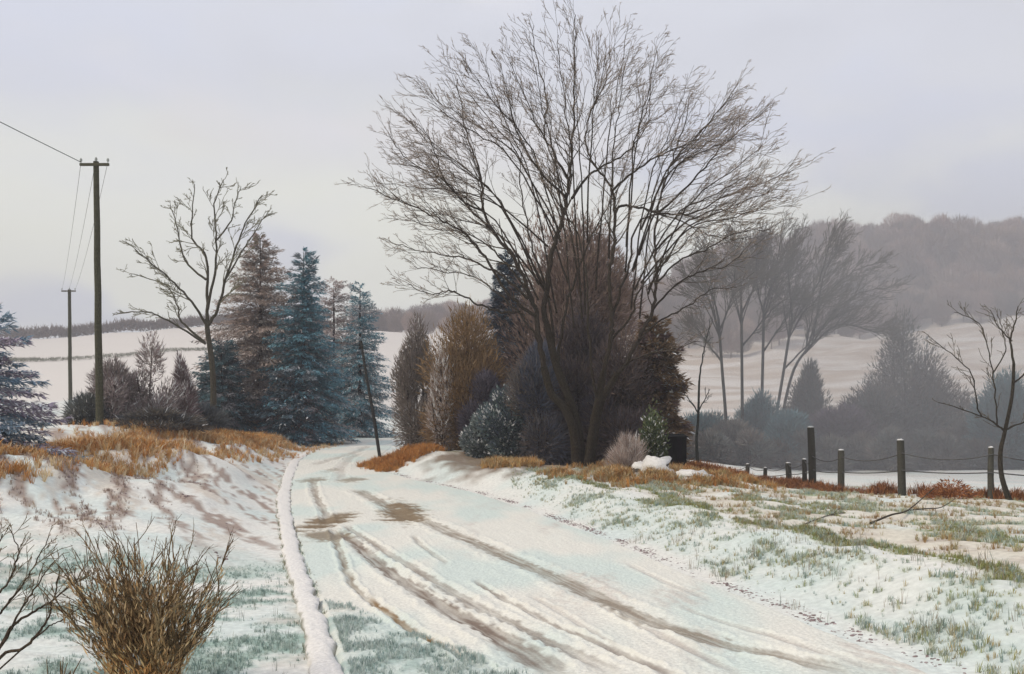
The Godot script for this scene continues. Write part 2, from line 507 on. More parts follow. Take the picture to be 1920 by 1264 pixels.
			# frosted turf left bare beside the kerb in the foreground
			var wedge := 1.0 - smoothstep(0.0, 0.22, (x - l) - (9.0 - d) * 0.40 + fine * 0.25 + mid * 0.25)
			if d < 9.6 and wedge > 0.0:
				col = col.lerp(FROST_SHADE.lerp(FROST_SHADE2, clampf(0.4 + mid * 1.6 + fine, 0, 1)), wedge * clampf(0.65 + mid + fine * 0.8, 0.1, 0.95))
				h += 0.03 * wedge
				mud *= 1.0 - wedge
			col = col.lerp(mc, clampf(mud, 0, 1))
			var edge := minf(t, 1.0 - t)
			if edge < 0.02: h = lerpf(-0.05, h, edge / 0.02)
			v[j * nx + i] = Vector3(x, y + h, -d)
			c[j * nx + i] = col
	finish_grid("road", v, c, nx, nd, mats.road, "snow covered lane with brown wheel ruts and slush")

func kerb() -> void:
	var rows := PackedFloat32Array()
	var d := 2.0
	while d < 52.0:
		rows.push_back(d); d += clampf(d * 0.012, 0.06, 0.4)
	var prof := [[-0.16, -0.12], [-0.15, 0.03], [-0.125, 0.085], [-0.06, 0.10], [0.0, 0.103], [0.06, 0.10], [0.12, 0.08], [0.145, 0.02], [0.155, -0.12]]
	var nx := prof.size(); var nd := rows.size()
	var v := PackedVector3Array(); var c := PackedColorArray()
	for j in nd:
		d = rows[j]
		var x := lerp_table(XL, d); var y := lerp_table(HR, d)
		var grow := lerpf(0.72, 1.1, smoothstep(8.0, 24.0, d))
		for i in nx:
			var p: Array = prof[i]
			var a := nz2.get_noise_2d(d * 30.0 + i * 7.0, i * 11.0) * 0.02
			var wob := 1.0 + 0.35 * nz.get_noise_2d(d * 13.0, 5.0 + signf(p[0]) * 3.0)
			v.push_back(Vector3(x + p[0] * grow * wob + a * 1.5 + nz2.get_noise_1d(d * 6.0) * 0.02, y + p[1] * lerpf(0.55, 0.40, smoothstep(10.0, 25.0, d)) + (nz.get_noise_1d(d * 14.0) * 0.03 + nz2.get_noise_2d(d * 40.0, i * 5.0) * 0.012) * (1.0 if i > 0 and i < nx - 1 else 0.0) + a * 0.6, -d))
			var col := Color(0.87, 0.85, 0.82)
			if (i < 2 or i > nx - 3): col = Color(0.34, 0.33, 0.28).lerp(col, smoothstep(-0.1, 0.35, nz.get_noise_2d(d * 12.0, i * 9.0)))
			c.push_back(col)
	finish_grid("kerb", v, c, nx, nd, mats.road, "narrow snow capped kerb along the lane")

# ------------------------------------------------------------------ growing things
func smooth_path(p: Array, per := 5) -> PackedVector3Array:
	var o := PackedVector3Array()
	for i in p.size() - 1:
		var a: Vector3 = p[maxi(i - 1, 0)]; var b: Vector3 = p[i]; var c: Vector3 = p[i + 1]; var e: Vector3 = p[mini(i + 2, p.size() - 1)]
		for k in per:
			o.push_back(b.cubic_interpolate(c, a, e, float(k) / per))
	o.push_back(p[p.size() - 1])
	return o

func sprig(mb: MB, p: Vector3, dir: Vector3, length: float, r: float, level: int, g: RandomNumberGenerator, s: Dictionary) -> void:
	# a branch that divides until it is twigs
	var segs := 3 if level > 0 else 2
	if length > 1.2: segs = 5
	var pts := PackedVector3Array([p]); var rs := PackedFloat32Array([r])
	var dirs := [dir]
	var d := dir
	var q := p
	for i in segs:
		d = (d + rv(g) * s.wiggle + Vector3.UP * s.up + s.pull * 0.05).normalized()
		q += d * length / segs
		pts.push_back(q); dirs.append(d)
		rs.push_back(maxf(s.rmin, r * lerpf(1.0, 0.4, float(i + 1) / segs)))
	var col: Color = s.bark.lerp(s.tip, clampf(1.0 - (level + g.randf() * 0.4) / 3.0, 0, 1))
	mb.tube(pts, rs, 4 if r > 0.02 else 3, col, col)
	if level <= 0:
		return
	var kids := int(round(s.kids * (0.7 + 0.6 * g.randf()) * clampf(length / s.ref[level], 0.5, 1.6)))
	for k in kids:
		var t := lerpf(0.22, 1.0, (k + g.randf()) / kids)
		var f := t * segs
		var i := mini(int(f), segs - 1)
		var at := pts[i].lerp(pts[i + 1], f - i)
		var dd: Vector3 = dirs[i + 1]
		var side := dd.cross(rv(g)).normalized()
		var ang := g.randf_range(0.38, 0.85)
		var nd: Vector3 = (dd * cos(ang) + side * sin(ang) + s.pull * s.outward).normalized()
		sprig(mb, at, nd, length * g.randf_range(0.38, 0.62) * (1.15 - 0.45 * t), maxf(s.rmin, rs[i] * 0.55), level - 1, g, s)

func bare_tree(called: String, label: String, base: Vector3, trunk: Array, limbs: Array, s: Dictionary, sd: int, group := "") -> Node3D:
	# trunk and limbs: world-space paths [points, r0, r1, twig length, branches]; parts sit relative to the base
	var g := rng(sd)
	var o := thing(called, base, label, "tree", group)
	for tr in trunk:
		var mb := MB.new()
		var pts := smooth_path(tr[0].map(func(q): return q - base))
		var rs := PackedFloat32Array()
		for i in pts.size():
			var t := float(i) / (pts.size() - 1)
			rs.push_back(lerpf(tr[1], tr[2], t) + tr[1] * 0.5 * exp(-t * 14.0) * s.get("flare", 1.0))
		mb.tube(pts, rs, 9, s.bark, s.bark)
		part("trunk", mb, mats.bark, o)
	for lb in limbs:
		var mb := MB.new(); var tw := MB.new()
		var pts := smooth_path(lb[0].map(func(q): return q - base))
		var m := pts.size()
		var rs := PackedFloat32Array()
		for i in m:
			pts[i] += rv(g) * s.jitter * minf(1.0, i * 0.3)
			rs.push_back(maxf(s.rmin, lerpf(lb[1], lb[2], pow(float(i) / (m - 1), 0.8))))
		mb.tube(pts, rs, 7, s.bark, s.bark.lerp(s.tip, 0.3))
		var lo := part("limb", mb, mats.bark, o)
		var axis := Vector3(pts[m - 1].x - pts[0].x, 0, pts[m - 1].z - pts[0].z).normalized()
		var many := int(lb[4] * s.get("more", 1.0))
		for k in many:
			var t := pow(lerpf(lb[5] if lb.size() > 5 else 0.2, 1.0, (k + g.randf()) / many), 0.9)
			var f := t * (m - 1)
			var i := mini(int(f), m - 2)
			var at := pts[i].lerp(pts[i + 1], f - i)
			var dd := (pts[i + 1] - pts[i]).normalized()
			var side := dd.cross(rv(g)).normalized()
			var ang := g.randf_range(0.35, 0.95) * (1.0 if t < 0.95 else 0.4)
			var s2 := s.duplicate()
			s2.pull = (Vector3(at.x, 0, at.z).normalized() + axis * 0.5 + Vector3.UP * s.lift).normalized()
			var nd: Vector3 = (dd * cos(ang) + side * sin(ang) + s2.pull * 0.35).normalized()
			sprig(tw, at, nd, lb[3] * g.randf_range(0.55, 1.1) * (1.1 - 0.45 * t), maxf(s.rmin, rs[i] * 0.5), int(s.levels), g, s2)
		part("twig_spray", tw, mats.foliage, lo, true)
	return o

func conifer(called: String, label: String, base: Vector3, h: float, rad: float, cols: Array, sd: int, opt := {}) -> Node3D:
	var g := rng(sd)
	var o := thing(called, base, label, "tree", opt.get("group", ""))
	var mb := MB.new()
	var bark := Color(0.10, 0.075, 0.06)
	mb.tube(PackedVector3Array([Vector3(0, -0.2, 0), Vector3(0, h * 0.5, 0), Vector3(0, h * 0.98, 0)]), PackedFloat32Array([h * 0.018, h * 0.01, 0.012]), 7, bark, bark)
	part("trunk", mb, mats.bark, o)
	var fo := MB.new()
	var nb: int = opt.get("branches", 420)
	var per: int = opt.get("sprays", 20)
	var sl: float = opt.get("spray", 0.30)
	var snow: float = opt.get("snow", 0.05)
	var low: float = opt.get("low", 0.02)
	var shape: float = opt.get("shape", 0.85)
	var lift: float = opt.get("lift", 0.05)
	var asym := g.randf() * TAU
	for b in nb:
		var t := 1.0 - pow(1.0 - (b + g.randf()) / nb, 0.62)
		t = lerpf(low, 0.99, t)
		var a := g.randf() * TAU
		var whorl := 0.82 + 0.18 * sin(t * h * 5.2 + sd)
		var L := rad * pow(1.0 - t, shape) * g.randf_range(0.62, 1.08) * whorl * (1.0 + 0.13 * sin(a * 2.0 + asym) + 0.1 * sin(a * 3.0 + t * 9.0)) + 0.10
		if t < 0.10: L *= 0.8 + t * 2.0
		var out := Vector3(cos(a), 0, sin(a))
		var side := Vector3(-sin(a), 0, cos(a))
		var rise := lerpf(lift - 0.25, 0.9, t * t)
		var p0 := Vector3(0, t * h, 0)
		var tone: float = g.randf()
		var bcol: Color = cols[0].lerp(cols[1], tone)
		if cols.size() > 2 and g.randf() < 0.22: bcol = cols[2]
		var n := maxi(6, int(per * 3.3 * (0.35 + L / rad)))
		for k in n:
			var u := pow((k + g.randf()) / n, 0.7)
			var droop := -0.26 * L * u * u + 0.10 * L * pow(u, 5.0)
			var p := p0 + out * L * u + Vector3.UP * (rise * L * u * 0.6 + droop) + side * g.randf_range(-0.32, 0.32) * L * (1.0 - 0.7 * u) * u + Vector3.UP * g.randf_range(-0.05, 0.05)
			var dd := (out * g.randf_range(0.4, 1.0) + side * g.randf_range(-0.9, 0.9) + Vector3.UP * (g.randf_range(-0.75, 0.2) + rise * 0.5)).normalized()
			var sw := dd.cross(Vector3.UP + rv(g) * 0.6).normalized()
			var col := bcol * g.randf_range(0.75, 1.3)
			if g.randf() < snow: col = Color(0.72, 0.74, 0.76)
			col.a = 1.0
			fo.leaf(p, dd, sw, sl * g.randf_range(0.6, 1.25), sl * g.randf_range(0.18, 0.34), col)
	part("foliage", fo, mats.foliage, o, true)
	return o

func bush(called: String, label: String, base: Vector3, size: Vector3, cols: Array, sd: int, opt := {}) -> Node3D:
	var g := rng(sd)
	var o := thing(called, base, label, opt.get("category", "bush"), opt.get("group", ""))
	var count: int = opt.get("count", 9000)
	var bl: float = opt.get("length", 0.22)
	var bw: float = opt.get("width", 0.035)
	var lobes: int = opt.get("lobes", 12)
	var snow: float = opt.get("snow", 0.0)
	var upward: float = opt.get("up", 0.2)
	var rough: float = opt.get("rough", 0.5)
	var point: float = opt.get("point", 1.0)     # >1: narrows to the top
	var leafy: bool = opt.get("leafy", false)
	var st := MB.new()
	var stem: Color = opt.get("stem", Color(0.13, 0.10, 0.08))
	var L := []
	for i in lobes:
		var a := i * 2.399 + g.randf()
		var nn := rv(g)
		nn.y = absf(nn.y)
		if i == 0: nn = Vector3(0.05, 1, 0.05)
		var thin := 1.0 - clampf((point - 1.0) * 1.6, 0.0, 0.75) * nn.y
		var c := Vector3(nn.x * 0.60 * size.x * thin, (0.16 + 0.62 * nn.y * g.randf_range(0.75, 1.0)) * size.y, nn.z * 0.60 * size.z * thin)
		if i % 3 == 2: c = Vector3(cos(a) * 0.5 * size.x, 0.16 * size.y, sin(a) * 0.5 * size.z)
		var lw := g.randf_range(0.34, 0.50) * thin
		L.append([c, Vector3(size.x * lw, size.y * g.randf_range(0.17, 0.26), size.z * lw), cols[0].lerp(cols[1], g.randf()) * g.randf_range(0.6, 1.5)])
		var m := c * 0.5 + Vector3(g.randf_range(-.1, .1), 0, g.randf_range(-.1, .1)) * size.x
		var p0 := Vector3(c.x * 0.12, -0.15, c.z * 0.12)
		var r0 := clampf(size.y * 0.012, 0.008, 0.07)
		st.tube(smooth_path([p0, m, c, c + Vector3(c.x * 0.2, size.y * 0.12, c.z * 0.2)], 3), ramp(r0, r0 * 0.3, 10), 5, stem, stem)
	part("stem", st, mats.bark, o, true)
	var fo := MB.new()
	for k in count:
		var lb: Array = L[g.randi() % lobes]
		var n := rv(g)
		var rad: float = pow(g.randf(), 0.42) * (1.0 + rough * 0.4 * (g.randf() - 0.3))
		var p: Vector3 = lb[0] + n * lb[1] * rad
		if p.y < 0.0: p.y = g.randf() * 0.3 * size.y * 0.4
		var dd := (n * 0.7 + (p - Vector3(0, size.y * 0.15, 0)).normalized() * 0.7 + Vector3.UP * upward + rv(g) * 0.55).normalized()
		var sw := dd.cross(rv(g)).normalized()
		var col: Color = lb[2].lerp(cols[g.randi() % cols.size()], 0.45) * g.randf_range(0.72, 1.28)
		if g.randf() < snow * (0.4 + 1.2 * maxf(0.0, n.y)): col = Color(0.76, 0.75, 0.75)
		col.a = 1.0
		if leafy: fo.leaf(p, dd, sw, bl * g.randf_range(0.6, 1.2), bw * g.randf_range(0.7, 1.3), col)
		else: fo.blade(p, dd, sw, bl * g.randf_range(0.5, 1.4), bw * g.randf_range(0.6, 1.4), col)
	part("foliage", fo, mats.foliage, o, true)
	return o

func ramp(a: float, b: float, n: int) -> PackedFloat32Array:
	var o := PackedFloat32Array()
	for i in n: o.push_back(lerpf(a, b, float(i) / (n - 1)))
	return o

func copies(called: String, mesh: Mesh, m: Material, xf: Array, cols: PackedColorArray, parent: Node = null) -> MultiMeshInstance3D:
	var mm := MultiMesh.new()
	mm.transform_format = MultiMesh.TRANSFORM_3D
	mm.use_colors = true
	mm.mesh = mesh
	mm.instance_count = xf.size()
	for i in xf.size():
		mm.set_instance_transform(i, xf[i])
		mm.set_instance_color(i, cols[i])
	var o := MultiMeshInstance3D.new()
	o.multimesh = mm
	o.material_override = m
	o.name = numbered(called) if parent == null else called
	(self if parent == null else parent).add_child(o, true)
	return o

func tuft_mesh(blades: int, spread: float, bend: float, w: float, sd: int) -> ArrayMesh:
	var g := rng(sd)
	var mb := MB.new()
	for i in blades:
		var a := g.randf() * TAU
		var out := Vector3(cos(a), 0, sin(a))
		var side := Vector3(-sin(a), 0, cos(a))
		var p := out * g.randf() * spread * 0.3
		var h := g.randf_range(0.55, 1.0)
		var m := p + Vector3.UP * h * 0.6 + out * bend * 0.35 * h
		var e := p + Vector3.UP * h * g.randf_range(0.75, 1.0) + out * bend * h * g.randf_range(0.7, 1.3)
		var c := Color.WHITE * g.randf_range(0.75, 1.15)
		c.a = 1.0
		mb.tri(p - side * w * 0.5, m - side * w * 0.4, p + side * w * 0.5, c)
		mb.tri(p + side * w * 0.5, m - side * w * 0.4, m + side * w * 0.4, c)
		mb.tri(m - side * w * 0.4, e, m + side * w * 0.4, c)
	return mb.mesh()

func scatter(called: String, label: String, category: String, mesh: Mesh, m: Material, n: int, x0: float, x1: float, d0: float, d1: float, want: Callable, size: Vector2, cols: Array, sd: int, raise := -0.01) -> void:
	var g := rng(sd)
	var xf := []
	var cc := PackedColorArray()
	var tries := 0
	while xf.size() < n and tries < n * 30:
		tries += 1
		var x := g.randf_range(x0, x1); var d := g.randf_range(d0, d1)
		var w: float = want.call(x, d)
		if g.randf() > w: continue
		var s := g.randf_range(size.x, size.y) * (0.6 + 0.4 * w)
		var b := Basis(Vector3.UP, g.randf() * TAU).rotated(Vector3(g.randf_range(-1, 1), 0, g.randf_range(-1, 1)).normalized(), g.randf() * 0.25).scaled(Vector3(s, s * g.randf_range(0.75, 1.25), s))
		xf.append(Transform3D(b, on_land(x, d) + Vector3(0, raise, 0)))
		var c: Color = cols[g.randi() % cols.size()].lerp(cols[g.randi() % cols.size()], g.randf()) * g.randf_range(0.85, 1.15)
		c.a = 1.0
		cc.push_back(c)
	if xf.is_empty():
		return
	var o := copies(called, mesh, m, xf, cc)
	tag(o, label, category, "", "stuff")

# ------------------------------------------------------------------ the lone pieces
func pole(label: String, base: Vector3, top: Vector3, r0: float, r1: float, arm: float) -> Node3D:
	var o := thing("telegraph_pole", base, label, "pole", "poles carrying the overhead wire")
	var c := Color(0.17, 0.165, 0.105)
	var h := top - base
	var mb := MB.new()
	var pts := PackedVector3Array(); var rs := PackedFloat32Array()
	for i in 9:
		var t := i / 8.0
		pts.push_back(h * t + Vector3(nz.get_noise_1d(t * 90.0) * 0.05 * sin(t * PI), -0.3 if i == 0 else 0.0, 0)); rs.push_back(lerpf(r0, r1, t))
	mb.tube(pts, rs, 10, c, c * 0.95)
	part("post", mb, mats.bark, o)
	mb = MB.new()
	mb.box(Transform3D(Basis(), h + Vector3(0, -0.12, r1 + 0.03)), Vector3(arm, arm * 0.09, 0.07), c * 0.9)
	part("cross_arm", mb, mats.timber, o)
	for s in [-1.0, 0.0, 1.0]:
		mb = MB.new()
		var q := h + Vector3(s * arm * 0.46, -0.12 + arm * 0.045, r1 + 0.03)
		if s == 0.0: q = h + Vector3(0, -0.02, 0)
		var g := Color(0.34, 0.36, 0.34)
		mb.tube(PackedVector3Array([q, q + Vector3(0, 0.05, 0), q + Vector3(0, 0.06, 0), q + Vector3(0, 0.12, 0), q + Vector3(0, 0.15, 0)]), PackedFloat32Array([0.012, 0.012, 0.04, 0.035, 0.012]), 8, g, g)
		part("insulator", mb, mats.wire, o)
	return o

func hang(a: Vector3, b: Vector3, sag: float, n := 24) -> PackedVector3Array:
	var o := PackedVector3Array()
	for i in n + 1:
		var t := float(i) / n
		o.push_back(a.lerp(b, t) - Vector3.UP * sag * 4.0 * t * (1.0 - t))
	return o

func wire(called: String, label: String, pts: PackedVector3Array, r: float, col: Color, group := "") -> void:
	var mb := MB.new()
	var base := pts[0]
	var q := PackedVector3Array()
	for p in pts: q.push_back(p - base)
	mb.tube(q, ramp(r, r, q.size()), 5, col, col)
	var o := part(called, mb, mats.wire, self)
	o.position = base
	tag(o, label, "wire", group)

func lump_mesh(size: Vector3, sd: int, col: Color, rough := 0.25, rows := 12, cols := 18) -> MB:
	var f := FastNoiseLite.new()
	f.seed = sd; f.frequency = 0.9
	var mb := MB.new()
	for j in rows + 1:
		for i in cols + 1:
			var a := TAU * i / cols
			var e := lerpf(-0.35, PI * 0.5, float(j) / rows)
			var n := Vector3(cos(a) * cos(e), sin(e), sin(a) * cos(e))
			var r := 1.0 + rough * f.get_noise_3dv(n * 1.3) * 2.0
			mb.v.push_back(n * r * size); mb.n.push_back(n); mb.c.push_back(col)
	for j in rows:
		for i in cols:
			var a := j * (cols + 1) + i
			for t in [a, a + 1, a + cols + 1, a + 1, a + cols + 2, a + cols + 1]: mb.ix.push_back(t)
	return mb

# ==================================================================
func _ready() -> void:
	# camera
	var cam := Camera3D.new()
	cam.name = "camera"
	cam.projection = Camera3D.PROJECTION_FRUSTUM
	cam.near = 0.1
	cam.far = 1500.0
	cam.size = 0.1 * 1264.0 / F
	cam.frustum_offset = Vector2(0, 0.1 * (HORIZON - 632.0) / F)
	cam.position = Vector3(0, EYE, 0)
	add_child(cam)
	cam.current = true
	# sky, haze, exposure
	nz.noise_type = FastNoiseLite.TYPE_SIMPLEX_SMOOTH
	nz.seed = 17; nz.frequency = 0.1; nz.fractal_octaves = 3
	nz2.noise_type = FastNoiseLite.TYPE_SIMPLEX_SMOOTH
	nz2.seed = 29; nz2.frequency = 0.12; nz2.fractal_octaves = 2
	var we := WorldEnvironment.new()
	we.name = "environment"
	var e := Environment.new()
	e.background_mode = Environment.BG_SKY
	e.sky = make_sky()
	e.background_energy_multiplier = 1.0
	e.tonemap_mode = Environment.TONE_MAPPER_LINEAR
	e.tonemap_exposure = 1.42
	e.fog_enabled = true
	e.fog_density = 0.0019
	e.fog_light_color = Color(0.93, 0.93, 0.97)
	e.sdfgi_enabled = true; e.ssao_enabled = true; e.ssil_enabled = true
	e.volumetric_fog_enabled = true; e.volumetric_fog_density = 0.0
	we.environment = e
	add_child(we)
	# a pale low sun through cloud, from the left
	var sun := DirectionalLight3D.new()
	sun.name = "sun"
	sun.light_energy = 0.5
	sun.light_angular_distance = 14.0
	sun.light_color = Color(1.0, 0.94, 0.84)
	sun.shadow_enabled = true
	add_child(sun)
	sun.look_at_from_position(Vector3(-30, 30, 8), Vector3.ZERO)

	make_materials()
	make_lattice()
	ground()
	road()
	kerb()
	print("setting done ", Time.get_ticks_msec())
	distant()
	print("distance done ", Time.get_ticks_msec())
	left_side()
	print("left done ", Time.get_ticks_msec())
	right_side()
	print("right done ", Time.get_ticks_msec())
	big_tree()
	print("tree done ", Time.get_ticks_msec())
	fence()
	foreground()
	small_growth()
	print("all done ", Time.get_ticks_msec())

# ------------------------------------------------------------------ hillside woods and hedges
func crown_mesh(sd: int, blades: int) -> ArrayMesh:
	# a bare crown about 1 m high and 0.8 m wide
	var g := rng(sd)
	var mb := MB.new()
	mb.tube(PackedVector3Array([Vector3(0, -0.1, 0), Vector3(0.01, 0.3, 0), Vector3(0.0, 0.62, 0.01)]), PackedFloat32Array([0.022, 0.016, 0.006]), 4, Color(0.6, 0.6, 0.6), Color(0.8, 0.8, 0.8))
	for k in blades:
		var n := rv(g)
		var p := Vector3(0, 0.58, 0) + n * Vector3(0.36, 0.40, 0.36) * pow(g.randf(), 0.4)
		var dd := (p - Vector3(0, 0.2, 0) + rv(g) * 0.18 + Vector3.UP * 0.15).normalized()
		var c := Color.WHITE * g.randf_range(0.7, 1.2)
		c.a = 1.0
		mb.blade(p - dd * 0.06, dd, dd.cross(rv(g)).normalized(), g.randf_range(0.08, 0.18), g.randf_range(0.010, 0.022), c)
	return mb.mesh()

func wood(label: String, rows: Array, cols: Array, sd: int) -> void:
	# rows: [x/d from, x/d to, depth, height low, height high, spacing]
	var g := rng(sd)
	var o := Node3D.new()
	o.name = numbered("wood")
	add_child(o)
	tag(o, label, "wood", "", "stuff")
	var sets := [[], [], []]
	var tint := [PackedColorArray(), PackedColorArray(), PackedColorArray()]
	for r in rows:
		var x: float = r[0] * r[2]
		while x < r[1] * r[2]:
			var d: float = r[2] + g.randf_range(-7, 7)
			var k := g.randi() % 3
			var h := g.randf_range(r[3], r[4])
			var b := Basis(Vector3.UP, g.randf() * TAU).scaled(Vector3(h * g.randf_range(0.8, 1.2), h, h * g.randf_range(0.8, 1.2)))
			sets[k].append(Transform3D(b, Vector3(x, land(x, d) - 0.3, -d)))
			var c: Color = cols[g.randi() % cols.size()] * g.randf_range(0.75, 1.3)
			c.a = 1.0
			tint[k].push_back(c)
			x += r[5] * g.randf_range(0.6, 1.4)
	for k in 3:
		var m := copies("trees", crown_mesh(sd * 10 + k, 1500), mats.foliage, sets[k], tint[k], o)
		m.set_meta("kind", "stuff")

func hedge_line(label: String, pts: Array, h: float, cols: Array, sd: int) -> void:
	var g := rng(sd)
	var base := on_land(pts[0].x, pts[0].y)
	var mb := MB.new()
	for i in pts.size() - 1:
		var a: Vector2 = pts[i]; var b: Vector2 = pts[i + 1]
		var n := int(a.distance_to(b) * 80.0)
		for k in n:
			var q := a.lerp(b, g.randf())
			var lump := h * (0.6 + 0.25 * nz.get_noise_2d(q.x * 1.3, q.y * 1.3) + 0.12 * nz.get_noise_2d(q.x * 6.0, q.y * 6.0))
			var p := on_land(q.x, q.y) + Vector3(g.randf_range(-0.5, 0.5) * h, lump * pow(g.randf(), 0.7), g.randf_range(-0.5, 0.5) * h)
			var dd := (Vector3.UP + rv(g)).normalized()
			var c: Color = cols[0].lerp(cols[1], g.randf()) * g.randf_range(0.8, 1.2)
			c.a = 1.0
			mb.blade(p - base, dd, dd.cross(rv(g)).normalized(), h * g.randf_range(0.3, 0.6), h * 0.10, c)
	var o := thing("hedgerow", base, label, "hedge")
	part("foliage", mb, mats.foliage, o, true)

func distant() -> void:
	var mauve := [Color(0.30, 0.22, 0.18), Color(0.40, 0.31, 0.26), Color(0.22, 0.17, 0.14), Color(0.34, 0.25, 0.22)]
	var rows := []
	rows.append([0.155, 0.30, 208.0, 5.0, 9.0, 4.0])
	rows.append([0.155, 0.40, 222.0, 6.0, 10.0, 4.2])
	rows.append([0.155, 0.64, 233.0, 6.0, 10.0, 4.4])
	rows.append([0.155, 0.46, 240.0, 7.0, 12.0, 4.6])
	for k in 13:
		rows.append([0.155 + 0.003 * k, 0.66, 252.0 + k * 10.5, 6.0 + (k % 3) * 1.5, 12.0 + (k * 5 % 4), 4.4])
	wood("bare brown woodland covering the top of the right hand hill", rows, mauve, 41)
	rows = []
	for k in 7:
		rows.append([-0.165 + 0.002 * k, 0.155 + 0.004 * k, 268.0 + k * 18.0, 6.0, 10.0, 5.6])
	wood("pale mauve woodland on the hill behind the big bare tree", rows, mauve, 42)
	var line := []
	for k in 25:
		var th := -0.68 + k * 0.02
		line.append(Vector2(th * 250.0, 250.0))
	hedge_line("dark hedgerow running along the skyline of the left snowfield", line, 3.4, [Color(0.12, 0.085, 0.06), Color(0.20, 0.15, 0.12)], 43)
	line = []
	for k in 25:
		var th := -0.66 + k * 0.02
		line.append(Vector2(th * 155.0, 152.0 + 6.0 * sin(k * 0.5)))
	hedge_line("thin low hedge line crossing the middle of the left snowfield", line, 0.9, [Color(0.22, 0.24, 0.17), Color(0.26, 0.25, 0.2)], 44)

# ------------------------------------------------------------------ left of the lane
func left_side() -> void:
	var b1 := on_land(at_px(187, 800, 28).x, 28.0)
	var t1 := at_px(180, 303, 28)
	pole("tall weathered telegraph pole standing among shrubs on the bank", b1, t1, 0.115, 0.08, 0.88)
	var d2 := 62.0
	var b2 := on_land(at_px(132, 760, d2).x, d2)
	var t2 := at_px(130, 543, d2)
	pole("smaller looking telegraph pole farther off in the snowfield", b2, t2, 0.13, 0.10, 0.95)
	var wc := Color(0.10, 0.11, 0.11)
	for s in [-1.0, 0.0, 1.0]:
		var a := t1 + Vector3(s * 0.405, -0.05 if s != 0.0 else 0.10, 0.11 if s != 0.0 else 0.0)
		var b := t2 + Vector3(s * 0.437, -0.05 if s != 0.0 else 0.10, 0.13 if s != 0.0 else 0.0)
		wire("overhead_wire", "thin overhead wire between the two poles, tied to the " + ["arm end away from the lane", "pole tops", "arm end toward the lane"][int(s) + 1], hang(a, b, 0.35), 0.007, Color(0.24, 0.25, 0.25), "wires between the two poles")
	wire("overhead_wire", "dark overhead wire leaving the tall pole away from the snowfield", hang(t1 + Vector3(-0.405, -0.05, 0.11), Vector3(-15.8, t1.y + 0.2, 10.0), 0.25, 40), 0.012, wc)

	# leaning marker post by the lane
	var lb := cast(712, 858, 20.0)
	var lt := at_px(677, 640, -lb.z)
	var o := thing("leaning_post", lb, "thin dark post leaning beside the lane in orange grass", "post")
	var mb := MB.new()
	var dv := lt - lb
	mb.tube(PackedVector3Array([-dv * 0.06, dv * 0.35 + Vector3(0.02, 0, 0), dv * 0.7 + Vector3(-0.01, 0, 0), dv]), PackedFloat32Array([0.065, 0.058, 0.05, 0.042]), 8, Color(0.09, 0.085, 0.075), Color(0.10, 0.10, 0.09))
	part("shaft", mb, mats.bark, o)
	mb = MB.new()
	mb.tube(PackedVector3Array([dv, dv * 1.006]), PackedFloat32Array([0.046, 0.03]), 8, Color(0.14, 0.14, 0.13), Color(0.14, 0.14, 0.13))
	part("post_cap", mb, mats.bark, o)

	# conifers
	var brown := [Color(0.34, 0.27, 0.235), Color(0.47, 0.385, 0.34), Color(0.27, 0.25, 0.24)]
	var teal := [Color(0.105, 0.235, 0.30), Color(0.19, 0.36, 0.42), Color(0.24, 0.27, 0.30)]
	var grey := [Color(0.40, 0.33, 0.32), Color(0.52, 0.44, 0.42), Color(0.31, 0.29, 0.29)]
	var pale := teal
	plant_conifer("brown_spruce", "tall broad brown grey spruce beside the bare tree on the bank", 488, 438, 835, 44, 4.5, brown, 1, {"branches": 1150, "sprays": 28, "shape": 0.74, "snow": 0.015})
	plant_conifer("blue_spruce", "tall narrow teal blue spruce leaning against the broad brown spruce", 569, 466, 828, 42.5, 2.6, teal, 2, {"branches": 900, "sprays": 26, "shape": 0.62, "snow": 0.015})
	plant_conifer("grey_spruce", "hazy mauve grey spruce between the two blue spruces", 626, 522, 818, 52, 3.5, grey, 3, {"branches": 800, "sprays": 22, "shape": 0.5, "snow": 0.08})
	plant_conifer("slender_spruce", "slender frosted blue green spruce nearest the gap in the lane", 675, 527, 815, 50, 2.5, pale, 4, {"branches": 620, "sprays": 20, "shape": 0.6, "snow": 0.16})
	plant_conifer("young_spruce", "short dark teal spruce at the foot of the bare tree", 415, 640, 830, 41, 2.3, [Color(0.07, 0.13, 0.155), Color(0.12, 0.20, 0.22), Color(0.16, 0.16, 0.17)], 5, {"branches": 520, "sprays": 24, "shape": 0.5, "snow": 0.02})
	plant_conifer("young_spruce", "low dark blue spruce in front of the tall conifers", 545, 700, 828, 41.5, 2.4, [Color(0.065, 0.125, 0.165), Color(0.11, 0.165, 0.20), Color(0.18, 0.155, 0.165)], 6, {"branches": 480, "sprays": 22, "shape": 0.45})
	# spruce at the edge of the picture, near
	var nb := on_land(-10.6, 18.5)
	conifer("snowy_spruce", "frosted blue spruce with spreading boughs on the near bank", nb, 3.1, 2.3, [Color(0.189, 0.284, 0.378), Color(0.324, 0.419, 0.499), Color(0.351, 0.304, 0.378)], 7, {"branches": 105, "sprays": 60, "spray": 0.17, "snow": 0.16, "shape": 0.6, "lift": 0.25})

	# shrubs on the bank
	var shrubs := [Color(0.260, 0.215, 0.208), Color(0.351, 0.286, 0.286), Color(0.195, 0.195, 0.156)]
	plant_bush("bank_shrub", "low olive brown shrub round the foot of the tall pole", 212, 680, 800, 30, 0.95, shrubs, 51, {"count": 6000, "snow": 0.08})
